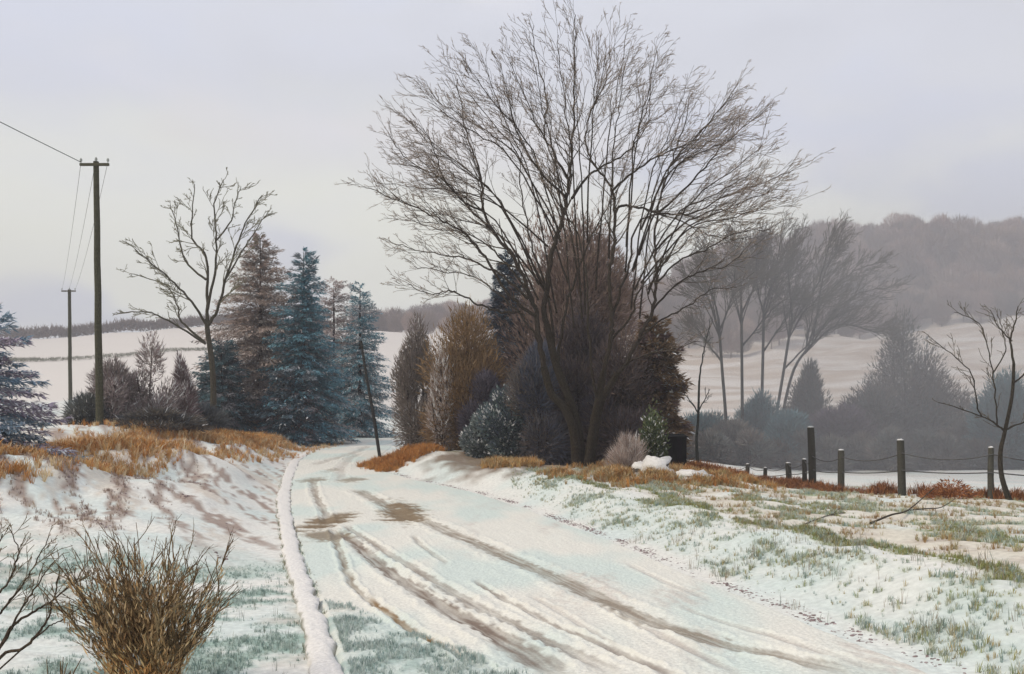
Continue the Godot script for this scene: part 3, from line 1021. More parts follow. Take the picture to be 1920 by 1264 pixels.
	plant_bush("bank_shrub", "tall twiggy brown shrub between the tall pole and the bare tree", 283, 640, 806, 31, 0.95, shrubs, 52, {"count": 8500, "snow": 0.13, "rough": 1.0})
	plant_bush("bank_shrub", "purple brown shrub touched with snow beside the spruces", 340, 668, 808, 32, 0.7, [Color(0.19, 0.145, 0.15), Color(0.27, 0.21, 0.215), Color(0.16, 0.12, 0.11)], 53, {"count": 6500, "snow": 0.16, "point": 1.3})
	plant_bush("dark_bush", "dark green blue bush low on the bank below the pole", 165, 738, 806, 29.5, 0.8, [Color(0.09, 0.10, 0.10), Color(0.15, 0.15, 0.13), Color(0.08, 0.11, 0.13)], 54, {"count": 5000, "snow": 0.04})
	plant_bush("dark_bush", "dark flattened bush in front of the purple brown shrub", 300, 772, 815, 28.5, 1.5, [Color(0.08, 0.10, 0.12), Color(0.14, 0.12, 0.10), Color(0.17, 0.13, 0.08)], 55, {"count": 7000, "snow": 0.03})
	plant_bush("dark_bush", "dark ragged bush between the shrubs and the young spruce", 375, 760, 815, 34, 1.2, [Color(0.07, 0.09, 0.11), Color(0.12, 0.13, 0.13), Color(0.10, 0.09, 0.08)], 56, {"count": 7000})

	# the bare tree on the bank
	var d := 37.0
	var base := on_land(at_px(398, 800, d).x, d)
	var P := func(a: Array, dz: float) -> Array:
		var q := []
		for i in a.size(): q.append(at_px(a[i][0], a[i][1], d + dz * i / (a.size() - 1.0)))
		return q
	var st := {"bark": Color(0.16, 0.14, 0.095), "tip": Color(0.27, 0.26, 0.18), "wiggle": 0.28, "up": 0.07, "pull": Vector3.UP, "outward": 0.25, "kids": 4.0, "ref": [1.0, 0.5, 0.9, 2.0], "rmin": 0.011, "jitter": 0.03, "lift": 0.5, "levels": 2}
	var tk: Array = [base - Vector3(0, 0.2, 0), at_px(400, 740, d), at_px(397, 680, d), at_px(389, 622, d), at_px(388, 598, d)]
	var lim := [
		[P.call([[388, 612], [360, 566], [319, 524], [282, 492], [255, 470]], -1.4), 0.06, 0.015, 1.0, 13],
		[P.call([[388, 607], [389, 540], [386, 482], [360, 445], [360, 398], [366, 345]], 0.9), 0.075, 0.015, 1.0, 18],
		[P.call([[389, 612], [407, 581], [423, 524], [444, 461], [460, 419], [491, 367]], -0.8), 0.075, 0.015, 1.0, 18],
		[P.call([[389, 580], [402, 513], [405, 451], [402, 383], [418, 340]], -1.6), 0.065, 0.015, 0.95, 15],
		[P.call([[384, 642], [339, 602], [334, 576], [308, 534], [245, 513]], 1.2), 0.055, 0.014, 0.9, 12],
		[P.call([[386, 645], [324, 607], [282, 586], [230, 586]], -0.8), 0.05, 0.014, 0.85, 10],
		[P.call([[386, 524], [345, 487], [334, 430], [319, 383]], 1.6), 0.05, 0.014, 0.95, 12],
		[P.call([[405, 451], [430, 420], [440, 385], [452, 350]], 1.3), 0.04, 0.013, 0.9, 9],
		[P.call([[423, 524], [455, 470], [480, 430], [505, 395]], 1.7), 0.04, 0.013, 0.85, 9],
	]
	bare_tree("bare_tree", "bare greenish branched tree rising from the bank left of the spruces", base, [[tk, 0.13, 0.09]], lim, st, 61)

func plant_conifer(called: String, label: String, px: float, top: float, foot: float, d: float, rad: float, cols: Array, sd: int, opt := {}) -> void:
	var x := (px - 960.0) / F * d
	var b := on_land(x, d) - Vector3(0, 0.1, 0)
	var h := at_px(px, top, d).y - b.y
	var o2: Dictionary = opt.duplicate()
	if not o2.has("spray"): o2.spray = 0.20
	conifer(called, label, b, h, rad, cols, sd, o2)

func plant_bush(called: String, label: String, px: float, top: float, _foot: float, d: float, rad: float, cols: Array, sd: int, opt := {}) -> void:
	var x := (px - 960.0) / F * d
	var b := on_land(x, d)
	var h := (at_px(px, top, d).y - b.y) * 1.06
	bush(called, label, b, Vector3(rad, h, rad), cols, sd, opt)

# ------------------------------------------------------------------ right of the lane
func right_side() -> void:
	plant_bush("oval_bush", "upright oval grey brown bush where the lane bends out of sight", 782, 600, 832, 36, 1.2, [Color(0.20, 0.17, 0.145), Color(0.28, 0.23, 0.19), Color(0.23, 0.20, 0.20)], 71, {"count": 16000, "up": 0.6, "snow": 0.03, "lobes": 14, "point": 1.15})
	plant_bush("snowy_shrub", "slim shrub of snow laden twigs between two brown bushes", 826, 640, 832, 30.9, 0.42, [Color(0.50, 0.43, 0.39), Color(0.36, 0.29, 0.25), Color(0.26, 0.19, 0.16)], 72, {"count": 2600, "up": 0.9, "snow": 0.3, "lobes": 10, "rough": 1.8})
	plant_bush("orange_bush", "rounded orange brown bush beside the snow laden shrub", 874, 566, 840, 32.0, 1.75, [Color(0.25, 0.165, 0.085), Color(0.33, 0.215, 0.105), Color(0.21, 0.15, 0.10)], 73, {"count": 30000, "up": 0.3, "lobes": 22, "rough": 1.0})
	plant_bush("violet_bush", "dark violet blue bush in the hollow below the orange bush", 908, 690, 845, 30.5, 0.95, [Color(0.085, 0.08, 0.105), Color(0.135, 0.11, 0.125), Color(0.10, 0.105, 0.145)], 74, {"count": 12000, "lobes": 12})
	plant_bush("blue_green_bush", "blue green bush with frosted leaves near the big tree", 945, 725, 850, 28.5, 0.95, [Color(0.09, 0.13, 0.14), Color(0.17, 0.21, 0.20), Color(0.10, 0.11, 0.19)], 75, {"count": 11000, "snow": 0.12, "leafy": true, "length": 0.13, "width": 0.06})
	plant_bush("blue_green_bush", "small frosted sage bush at the edge of the snowy verge", 895, 775, 838, 28.5, 0.5, [Color(0.16, 0.20, 0.20), Color(0.26, 0.29, 0.27), Color(0.12, 0.15, 0.19)], 76, {"count": 5000, "snow": 0.14, "leafy": true, "length": 0.12, "width": 0.06})
	plant_bush("dark_thicket", "dark blue brown thicket left of the forked trunk", 1010, 640, 870, 28, 1.3, [Color(0.085, 0.10, 0.145), Color(0.17, 0.135, 0.105), Color(0.10, 0.125, 0.16)], 77, {"count": 18000, "lobes": 14})
	plant_bush("dark_thicket", "dark brown thicket spreading right of the forked trunk", 1165, 620, 870, 28, 1.25, [Color(0.14, 0.10, 0.075), Color(0.10, 0.085, 0.10), Color(0.075, 0.085, 0.115)], 78, {"count": 18000, "lobes": 14})
	plant_bush("dark_thicket", "black brown thicket directly behind the forked trunk", 1090, 560, 870, 29.5, 1.4, [Color(0.09, 0.075, 0.075), Color(0.14, 0.105, 0.09), Color(0.07, 0.075, 0.11)], 79, {"count": 22000, "lobes": 16})
	plant_bush("round_tree", "dense domed mauve brown tree directly behind the big bare tree", 1068, 395, 870, 34, 3.1, [Color(0.20, 0.145, 0.115), Color(0.27, 0.20, 0.165), Color(0.24, 0.17, 0.165)], 80, {"count": 60000, "lobes": 26, "category": "tree", "length": 0.30, "width": 0.045, "rough": 0.9})
	plant_conifer("dark_spruce", "dark blue spruce behind the left limbs of the big tree", 952, 470, 840, 34.5, 1.5, [Color(0.075, 0.115, 0.165), Color(0.13, 0.18, 0.225), Color(0.10, 0.105, 0.125)], 81, {"branches": 900, "sprays": 24, "shape": 0.55, "snow": 0.03})
	plant_conifer("brown_cypress", "brown feathery evergreen whose sprays reach over the black box", 1226, 600, 875, 29, 1.25, [Color(0.20, 0.14, 0.085), Color(0.28, 0.20, 0.13), Color(0.23, 0.165, 0.16)], 82, {"branches": 800, "sprays": 24, "shape": 0.35, "lift": 0.55, "snow": 0.06, "spray": 0.26})
	plant_bush("holly_bush", "green bush with pale specks beside the black box", 1222, 762, 868, 23.8, 0.42, [Color(0.07, 0.10, 0.06), Color(0.17, 0.19, 0.08), Color(0.06, 0.09, 0.07)], 83, {"count": 3600, "leafy": true, "length": 0.10, "width": 0.045, "snow": 0.12, "lobes": 16, "rough": 2.2})
	plant_bush("twiggy_shrub", "small pinkish dead shrub in the grass before the black box", 1178, 815, 880, 23.0, 0.5, [Color(0.42, 0.34, 0.30), Color(0.55, 0.47, 0.43), Color(0.30, 0.22, 0.18)], 84, {"count": 2600, "up": 0.9, "length": 0.22, "width": 0.016, "snow": 0.1})

	# black timber box
	var x := (1257.0 - 960.0) / F * 25.0
	var b := on_land(x, 25.0)
	var o := thing("timber_box", b, "small black timber box standing behind the green bush", "box")
	var blk := Color(0.018, 0.017, 0.018)
	var mb: MB
	for k in 6:
		mb = MB.new()
		mb.box(Transform3D(Basis(), Vector3(-0.315 + k * 0.126, 0.40, 0.33)), Vector3(0.12, 0.94, 0.025), blk * (0.8 + 0.12 * (k % 3)), 0.004)
		part("board", mb, mats.timber, o)
	for s in [-1.0, 1.0]:
		for k in 5:
			mb = MB.new()
			mb.box(Transform3D(Basis(), Vector3(s * 0.365, 0.40, -0.252 + k * 0.126)), Vector3(0.025, 0.94, 0.12), blk * (0.85 + 0.1 * (k % 2)), 0.004)
			part("board", mb, mats.timber, o)
	mb = MB.new()
	mb.box(Transform3D(Basis(), Vector3(0, 0.40, -0.33)), Vector3(0.75, 0.94, 0.025), blk, 0.004)
	part("back_panel", mb, mats.timber, o)
	mb = MB.new()
	mb.box(Transform3D(Basis(Vector3(1, 0, 0), 0.08), Vector3(0, 0.905, 0)), Vector3(0.84, 0.035, 0.78), blk * 1.2, 0.006)
	part("lid", mb, mats.timber, o)

	# boulders under snow
	for q in [[1232, 893, 22.0, Vector3(0.36, 0.34, 0.3), "snow covered boulder in front of the black box"], [1200, 893, 22.3, Vector3(0.20, 0.22, 0.2), "small round snow covered stone beside the larger boulder"], [1300, 918, 21.5, Vector3(0.42, 0.18, 0.26), "low flat snow covered stone near the thin sapling"]]:
		var p := on_land((q[0] - 960.0) / F * q[2], q[2])
		var s := thing("boulder", p, q[4], "boulder")
		part("rock", lump_mesh(q[3] * 0.97, int(q[0]), Color(0.25, 0.23, 0.21)), mats.bark, s)
		var cap := lump_mesh(q[3] * Vector3(1.05, 1.0, 1.05), int(q[0]), Color(0.86, 0.85, 0.83), 0.34)
		var co := part("snow_cap", cap, mats.snow, s)
		co.position.y = 0.05

	# sapling by the fence end
	var st := {"bark": Color(0.10, 0.11, 0.105), "tip": Color(0.17, 0.18, 0.18), "wiggle": 0.25, "up": 0.12, "pull": Vector3.UP, "outward": 0.2, "kids": 3.0, "ref": [1.0, 0.5, 0.9, 2.0], "rmin": 0.009, "jitter": 0.02, "lift": 0.8, "levels": 1}
	var d := 27.0
	var base := on_land(at_px(1311, 891, d).x, d)
	var Q := func(a: Array, dd: float, dz: float) -> Array:
		var r := []
		for i in a.size(): r.append(at_px(a[i][0], a[i][1], dd + dz * i / maxf(1.0, a.size() - 1.0)))
		return r
	bare_tree("sapling", "thin dark sapling forking beside the black box", base, [[[base - Vector3(0, 0.1, 0)] + Q.call([[1306, 830], [1309, 787], [1311, 716]], d, 0.0), 0.05, 0.03]], [
		[Q.call([[1311, 716], [1316, 680], [1322, 645], [1330, 610]], d, 0.3), 0.03, 0.01, 0.5, 7],
		[Q.call([[1309, 775], [1297, 755], [1283, 738]], d, -0.3), 0.025, 0.01, 0.3, 3],
		[Q.call([[1310, 770], [1322, 750], [1328, 735]], d, 0.3), 0.022, 0.009, 0.4, 4],
	], st, 91)

	# six misty trees beyond the field
	st = {"bark": Color(0.095, 0.095, 0.075), "tip": Color(0.18, 0.16, 0.14), "wiggle": 0.2, "up": 0.08, "pull": Vector3.UP, "outward": 0.3, "kids": 4.0, "ref": [1.0, 1.0, 2.0, 3.0], "rmin": 0.016, "jitter": 0.06, "lift": 0.55, "levels": 2}
	var far := [
		[[[1362, 880], [1361, 787], [1354, 692], [1347, 597]], [[[1347, 597], [1335, 540], [1328, 480]], [[1349, 620], [1372, 560], [1380, 500]], [[1354, 680], [1325, 640], [1305, 610]]], "slender misty bare tree, the one beside the black box end of the row"],
		[[[1393, 880], [1392, 787], [1391, 668], [1390, 574]], [[[1390, 574], [1387, 502], [1375, 445]], [[1390, 590], [1415, 530], [1420, 460]], [[1391, 650], [1430, 600], [1450, 560]]], "straight slender misty bare tree, second in the row"],
		[[[1429, 880], [1428, 787], [1431, 645], [1432, 574]], [[[1432, 574], [1456, 502], [1465, 440]], [[1432, 590], [1420, 530], [1425, 470]], [[1431, 660], [1470, 600], [1490, 560]]], "straight slender misty bare tree, third in the row"],
		[[[1447, 880], [1451, 811], [1470, 692], [1485, 597]], [[[1485, 597], [1480, 502], [1490, 440]], [[1483, 610], [1530, 540], [1550, 480], [1560, 450]], [[1470, 692], [1520, 640], [1560, 600], [1610, 575]]], "slightly leaning misty bare tree, fourth in the row"],
		[[[1458, 880], [1466, 787], [1489, 692], [1523, 645]], [[[1523, 645], [1560, 590], [1610, 550], [1665, 540]], [[1523, 645], [1570, 610], [1620, 615], [1655, 630]], [[1515, 655], [1545, 560], [1600, 510], [1640, 495]], [[1523, 645], [1545, 520], [1575, 460]]], "misty bare tree leaning out over the field, end of the row"],
	]
	for i in far.size():
		var f: Array = far[i]
		d = 70.0 + i * 1.2
		base = on_land(at_px(f[0][0][0], 880, d).x, d)
		var tr: Array = [base - Vector3(0, 0.2, 0)] + Q.call(f[0].slice(1), d, 0.0)
		var lim := []
		for k in f[1].size():
			lim.append([Q.call(f[1][k], d, [1.6, -1.8, 2.4, -2.2][k]), 0.085, 0.022, 2.9, 30])
		var sg := rng(170 + i)
		for k in 5:
			var aa := PI * sg.randf_range(0.05, 0.85)
			var tp: Array = f[0][3]
			var ex: float = tp[0] + cos(aa) * sg.randf_range(60, 105); var ey: float = tp[1] - sin(aa) * sg.randf_range(80, 130) + 10.0
			lim.append([Q.call([[tp[0] * 0.6 + f[0][2][0] * 0.4, tp[1] * 0.6 + f[0][2][1] * 0.4], [lerpf(tp[0], ex, 0.4), lerpf(tp[1], ey, 0.55)], [ex, ey]], d, sg.randf_range(-3.0, 3.0)), 0.055, 0.016, 2.4, 12])
		bare_tree("misty_tree", f[2], base, [[tr, 0.14, 0.095]], lim, st, 100 + i, "misty bare trees beyond the field")

	# misty bushes and evergreens behind the field
	var mist := [Color(0.135, 0.165, 0.165), Color(0.20, 0.165, 0.145), Color(0.16, 0.145, 0.135)]
	var mist2 := [Color(0.11, 0.205, 0.24), Color(0.12, 0.20, 0.22), Color(0.16, 0.16, 0.17)]
	var far_opt := {"count": 22000, "length": 0.42, "width": 0.085, "lobes": 20, "rough": 1.3}
	var spec := [
		[1320, 770, 71, 2.4, mist2, "misty teal bush at the foot of the row beside the sapling"],
		[1375, 790, 69, 2.2, mist, "misty blue grey bush under the first slender trees"],
		[1425, 740, 72, 2.0, mist2, "misty ivy green bush round the middle slender trees"],
		[1475, 770, 69, 2.4, mist2, "misty blue green bush round the leaning trees"],
		[1520, 672, 74, 2.5, mist, "misty pointed grey bush right of the leaning trees"],
		[1575, 760, 70, 2.6, [Color(0.15, 0.12, 0.175), Color(0.19, 0.145, 0.15)], "low misty violet bush between two taller bushes"],
		[1690, 580, 76, 5.0, mist, "tallest misty grey tree shape beyond the field"],
		[1640, 700, 73, 3.0, mist, "misty grey bush against the tallest misty tree"],
		[1760, 690, 75, 3.4, [Color(0.19, 0.165, 0.145), Color(0.24, 0.21, 0.185)], "misty brownish bush against the tallest misty tree"],
		[1815, 790, 70, 2.8, mist, "low misty bush behind the end fence posts"],
		[1890, 690, 66, 2.5, mist2, "teal bush behind the thin curved tree"],
		[1950, 730, 68, 3.0, mist2, "teal bush at the far end of the misty hedge"],
	]
	for i in spec.size():
		var s: Array = spec[i]
		var op := far_opt.duplicate()
		if i == 6: op.count = 26000; op.lobes = 22; op.category = "tree"; op.point = 1.25
		if i == 4: op.point = 1.3
		plant_bush("misty_bush" if i != 6 else "misty_evergreen", s[5], s[0], s[1], 880, s[2], s[3], s[4], 120 + i, op)
	# a bank of mist lying in the low field
	var fv := FogVolume.new()
	fv.name = "mist"
	fv.shape = RenderingServer.FOG_VOLUME_SHAPE_BOX
	fv.size = Vector3(170, 18, 54)
	fv.position = Vector3(97, 5, -59)
	var fm := FogMaterial.new()
	fm.density = 0.0095
	fm.albedo = Color(0.93, 0.94, 0.97)
	fv.material = fm
	add_child(fv)
	# the hedge bottom that ties them together
	var g := rng(140)
	var hedge_words := []
	for w in ["beside the sapling", "under the first slender tree", "under the second slender tree", "under the third slender tree", "under the fourth slender tree", "below the leaning misty tree", "below the pointed grey bush", "below the violet bush", "left of the tallest misty tree", "below the tallest misty tree", "below the brownish misty bush", "behind the last fence post", "behind the thin curved tree"]:
		hedge_words.append("low grey hedge bush " + w)
	for k in 13:
		var px := 1290 + k * 54 + g.randf_range(-10, 10)
		plant_bush("hedge_bush", hedge_words[k], px, 815 + g.randf_range(-14, 10), 880, 66.5 + g.randf_range(-1, 1), 1.7, mist, 150 + k, {"count": 4500, "length": 0.45, "width": 0.10, "lobes": 9, "group": "low bushes of the misty hedge"})

	# thin curved tree by the fence
	st = {"bark": Color(0.115, 0.10, 0.075), "tip": Color(0.2, 0.18, 0.15), "wiggle": 0.22, "up": 0.09, "pull": Vector3.UP, "outward": 0.15, "kids": 3.0, "ref": [1.0, 0.4, 0.8, 2.0], "rmin": 0.006, "jitter": 0.015, "lift": 0.6, "levels": 1}
	d = 19.6
	base = on_land(at_px(1897, 940, d).x, d)
	bare_tree("curved_tree", "thin curved bare tree standing beside the last fence post", base, [[[base - Vector3(0, 0.1, 0)] + Q.call([[1879, 896], [1876, 849], [1884, 811], [1898, 740], [1901, 683]], d, 0.0), 0.055, 0.03]], [
		[Q.call([[1901, 683], [1895, 640], [1903, 605], [1910, 575]], d, 0.3), 0.028, 0.01, 0.5, 8],
		[Q.call([[1884, 811], [1874, 800], [1836, 778], [1760, 754]], d, -0.5), 0.028, 0.008, 0.4, 7],
		[Q.call([[1872, 799], [1869, 787], [1864, 716], [1855, 664], [1836, 607], [1790, 585]], d, -0.3), 0.02, 0.007, 0.55, 11],
		[Q.call([[1840, 780], [1832, 760], [1822, 702], [1784, 664], [1746, 635]], d, -0.7), 0.018, 0.007, 0.5, 10],
		[Q.call([[1886, 806], [1917, 792], [1960, 775]], d, 0.4), 0.024, 0.008, 0.5, 6],
		[Q.call([[1862, 700], [1885, 660], [1880, 620], [1870, 590]], d, 0.5), 0.016, 0.006, 0.45, 7],
		[Q.call([[1898, 640], [1870, 610], [1858, 580]], d, 0.2), 0.016, 0.006, 0.45, 6],
		[Q.call([[1899, 720], [1930, 690], [1960, 640], [1985, 610]], d, 0.4), 0.022, 0.007, 0.55, 9],
	], st, 160)

	# fallen branches on the verge
	var a := cast(1632, 985); var b2 := cast(1702, 962); var b3 := cast(1737, 946)
	o = thing("fallen_branch", b2, "forked fallen branch lying on the snow before the fence", "branch")
	mb = MB.new()
	var up := Vector3(0, 0.02, 0)
	mb.tube(smooth_path([a - b2 + up, (a - b2) * 0.5 + Vector3(0, 0.05, 0.03), up * 1.5, b3 - b2 + Vector3(0, 0.16, 0), at_px(1752, 915, -b3.z) - b2]), ramp(0.016, 0.008, 21), 6, Color(0.17, 0.14, 0.11), Color(0.2, 0.17, 0.13))
	part("stem", mb, mats.bark, o)
	mb = MB.new()
	var b4 := cast(1765, 957); var b5 := cast(1792, 945)
	mb.tube(smooth_path([up * 1.5, (b4 - b2) * 0.5 + up * 2.0, b4 - b2 + up * 2.5, b5 - b2 + Vector3(0, 0.08, 0)]), ramp(0.012, 0.006, 16), 6, Color(0.17, 0.14, 0.11), Color(0.2, 0.17, 0.13))
	part("side_branch", mb, mats.bark, o)
	a = cast(1506, 986); b2 = cast(1560, 968); b3 = cast(1640, 957)
	o = thing("fallen_branch", a, "thin pale fallen twig half buried in verge snow", "branch")
	mb = MB.new()
	mb.tube(smooth_path([up * 0.4, b2 - a + up, b3 - a + up * 0.6]), ramp(0.010, 0.005, 11), 6, Color(0.25, 0.23, 0.2), Color(0.25, 0.23, 0.2))
	part("stem", mb, mats.bark, o)
	mb = MB.new()
	b4 = cast(1590, 948)
	mb.tube(smooth_path([b2 - a + up, (b2 + b4) * 0.5 - a + up * 2.0, b4 - a + up]), ramp(0.007, 0.004, 11), 6, Color(0.25, 0.23, 0.2), Color(0.25, 0.23, 0.2))
	part("side_branch", mb, mats.bark, o)

# ------------------------------------------------------------------ the big tree
func big_tree() -> void:
	var d := 24.4
	var base := on_land(at_px(1092, 875, d).x, d)
	var Q := func(a: Array, z0: float, z1: float) -> Array:
		var r := []
		for i in a.size():
			var t: float = i / (a.size() - 1.0)
			r.append(at_px(a[i][0], a[i][1], d + lerpf(z0, z1, t)))
		return r
	var st := {"bark": Color(0.085, 0.068, 0.05), "tip": Color(0.47, 0.39, 0.335), "wiggle": 0.17, "up": 0.05, "pull": Vector3.UP, "outward": 0.24, "kids": 4.2, "ref": [1.0, 0.45, 0.8, 1.6], "rmin": 0.0044, "jitter": 0.035, "lift": 0.42, "levels": 3, "more": 1.0}
	var trunks := [
		[[base + Vector3(-0.14, -0.2, 0)] + Q.call([[1076, 811], [1058, 765], [1034, 738], [1020, 689]], 0.0, -0.2), 0.13, 0.095],
		[[base + Vector3(-0.02, -0.2, -0.12)] + Q.call([[1085, 811], [1070, 755], [1045, 690], [1030, 630]], 0.15, 0.3), 0.13, 0.10],
		[[base + Vector3(0.16, -0.2, 0)] + Q.call([[1118, 793], [1128, 751], [1142, 727], [1158, 700]], 0.0, 0.1), 0.12, 0.085],
		[[base + Vector3(0.10, -0.2, 0.14)] + Q.call([[1112, 800], [1124, 740], [1132, 696]], -0.1, -0.4), 0.11, 0.085],
	]
	var limbs := [
		# left leader and its arching branches
		[Q.call([[1020, 689], [1010, 626], [1003, 577], [989, 539], [961, 480], [929, 439], [906, 394], [902, 331], [884, 282], [870, 224], [857, 150]], -0.2, 0.8), 0.10, 0.014, 1.55, 34, 0.3],
		[Q.call([[1005, 592], [975, 571], [940, 533], [900, 470], [861, 430], [808, 403], [745, 376], [687, 352]], -0.2, -1.0), 0.065, 0.011, 1.25, 26, 0.35],
		[Q.call([[975, 585], [940, 585], [905, 574], [864, 553], [836, 546], [804, 550], [763, 532]], -0.2, -1.8), 0.045, 0.010, 1.0, 15, 0.4],
		[Q.call([[990, 560], [945, 520], [900, 495], [850, 480], [790, 470], [740, 455]], -0.2, 1.8), 0.05, 0.010, 1.15, 20, 0.35],
		[Q.call([[929, 439], [890, 400], [845, 350], [800, 320], [755, 290], [730, 250]], 0.3, 2.2), 0.045, 0.010, 1.3, 20],
		[Q.call([[906, 394], [870, 380], [840, 345], [820, 300], [795, 240]], 0.4, -1.9), 0.04, 0.010, 1.2, 16],
		# central leader
		[Q.call([[1030, 630], [1022, 570], [1035, 480], [1050, 425], [1063, 372], [1070, 313], [1076, 224], [1076, 134], [1079, 30]], 0.3, 0.0), 0.11, 0.012, 1.5, 36, 0.35],
		[Q.call([[1070, 345], [1040, 290], [1020, 250], [1025, 190], [1005, 100], [1000, 50]], 0.1, 1.4), 0.05, 0.010, 1.25, 20],
		[Q.call([[1063, 372], [1020, 330], [985, 280], [960, 215], [945, 140]], 0.1, -2.0), 0.05, 0.010, 1.3, 20],
		[Q.call([[1072, 372], [1108, 327], [1135, 309], [1184, 278], [1215, 225], [1222, 130]], 0.1, 1.9), 0.05, 0.010, 1.3, 22],
		# right stems
		[Q.call([[1158, 700], [1173, 682], [1198, 637], [1222, 584], [1231, 532], [1229, 470], [1232, 400], [1250, 330], [1275, 260], [1290, 200]], 0.1, 1.2), 0.09, 0.012, 1.5, 32, 0.3],
		[Q.call([[1132, 696], [1146, 637], [1147, 598], [1142, 520], [1150, 470], [1153, 412], [1148, 358], [1121, 314], [1099, 278], [1104, 220], [1135, 150], [1145, 95]], -0.4, -1.0), 0.085, 0.011, 1.4, 32, 0.3],
		[Q.call([[1153, 400], [1168, 384], [1197, 390], [1251, 399], [1296, 399], [1360, 370], [1420, 345], [1490, 318]], -0.6, -1.4), 0.05, 0.010, 1.25, 26],
		[Q.call([[1147, 598], [1165, 540], [1180, 493], [1195, 420], [1240, 402], [1300, 425], [1332, 443], [1394, 448]], -0.5, 1.0), 0.05, 0.010, 1.2, 22, 0.35],
		[Q.call([[1232, 400], [1290, 350], [1340, 290], [1390, 240], [1430, 215]], 0.7, 2.4), 0.045, 0.010, 1.3, 22],
		[Q.call([[1229, 470], [1280, 420], [1340, 395], [1400, 400], [1455, 370]], 0.7, 2.8), 0.04, 0.010, 1.2, 20],
		[Q.call([[1222, 584], [1260, 540], [1310, 510], [1360, 500], [1395, 470]], 0.4, -1.6), 0.04, 0.010, 1.1, 16],
		[Q.call([[1198, 637], [1240, 600], [1290, 575], [1330, 545], [1380, 540]], 0.2, 1.8), 0.04, 0.010, 1.05, 14],
		[Q.call([[1175, 682], [1215, 662], [1260, 655], [1310, 640]], 0.1, -1.2), 0.03, 0.009, 0.9, 9],
		[Q.call([[1148, 358], [1190, 320], [1240, 290], [1300, 260], [1360, 190]], -0.8, -2.2), 0.042, 0.010, 1.3, 22],
		[Q.call([[1015, 650], [985, 600], [945, 560], [890, 520], [830, 510], [775, 500]], 0.1, 0.9), 0.04, 0.009, 1.1, 18, 0.35],
		[Q.call([[1003, 577], [970, 520], [935, 480], [880, 440], [820, 430], [760, 410]], -0.1, 1.4), 0.042, 0.009, 1.2, 20, 0.35],
		[Q.call([[1231, 532], [1270, 490], [1320, 470], [1375, 440], [1440, 430]], 0.5, -0.8), 0.036, 0.009, 1.1, 18, 0.25],
		[Q.call([[1146, 637], [1185, 590], [1200, 540], [1260, 480], [1310, 430], [1370, 410]], -0.3, -2.4), 0.042, 0.009, 1.15, 20, 0.3],
		# limbs leaning towards and away from the lane
		[Q.call([[1040, 660], [1030, 560], [1000, 470], [985, 400], [975, 330], [985, 260]], 0.2, 3.0), 0.055, 0.010, 1.3, 20, 0.4],
		[Q.call([[1045, 690], [1060, 580], [1095, 480], [1120, 420], [1165, 340], [1180, 270]], 0.2, 3.2), 0.055, 0.010, 1.3, 20, 0.4],
		[Q.call([[1120, 760], [1105, 640], [1100, 540], [1085, 440], [1040, 370], [1030, 320]], -0.2, -3.0), 0.05, 0.010, 1.3, 18, 0.45],
	]
	# slender limbs that fill out the rounded crown
	var g := rng(210)
	for k in 30:
		var a := PI * (1.06 - 1.12 * (k + g.randf()) / 30.0)
		var root := Vector2(lerpf(1010, 1215, clampf(0.5 + cos(a) * 0.5 + g.randf_range(-0.12, 0.12), 0, 1)), g.randf_range(430, 620))
		var fr := g.randf_range(0.74, 0.96)
		var tip := Vector2(1095 + cos(a) * 395 * fr, 345 - sin(a) * 300 * fr)
		var mid := root.lerp(tip, 0.45) + Vector2(-cos(a) * 26.0, -34.0)
		var dz := g.randf_range(-2.8, 2.8)
		limbs.append([Q.call([[root.x, root.y], [mid.x, mid.y], [lerpf(mid.x, tip.x, 0.55), lerpf(mid.y, tip.y, 0.5) - 6.0], [tip.x, tip.y]], dz * 0.2, dz), 0.034, 0.008, 1.45, 15, 0.3])
	for lb in limbs: lb[1] *= 0.8; lb[2] *= 0.85
	bare_tree("big_bare_tree", "large spreading bare tree with several stems on the snowy verge", base, trunks, limbs, st, 200)

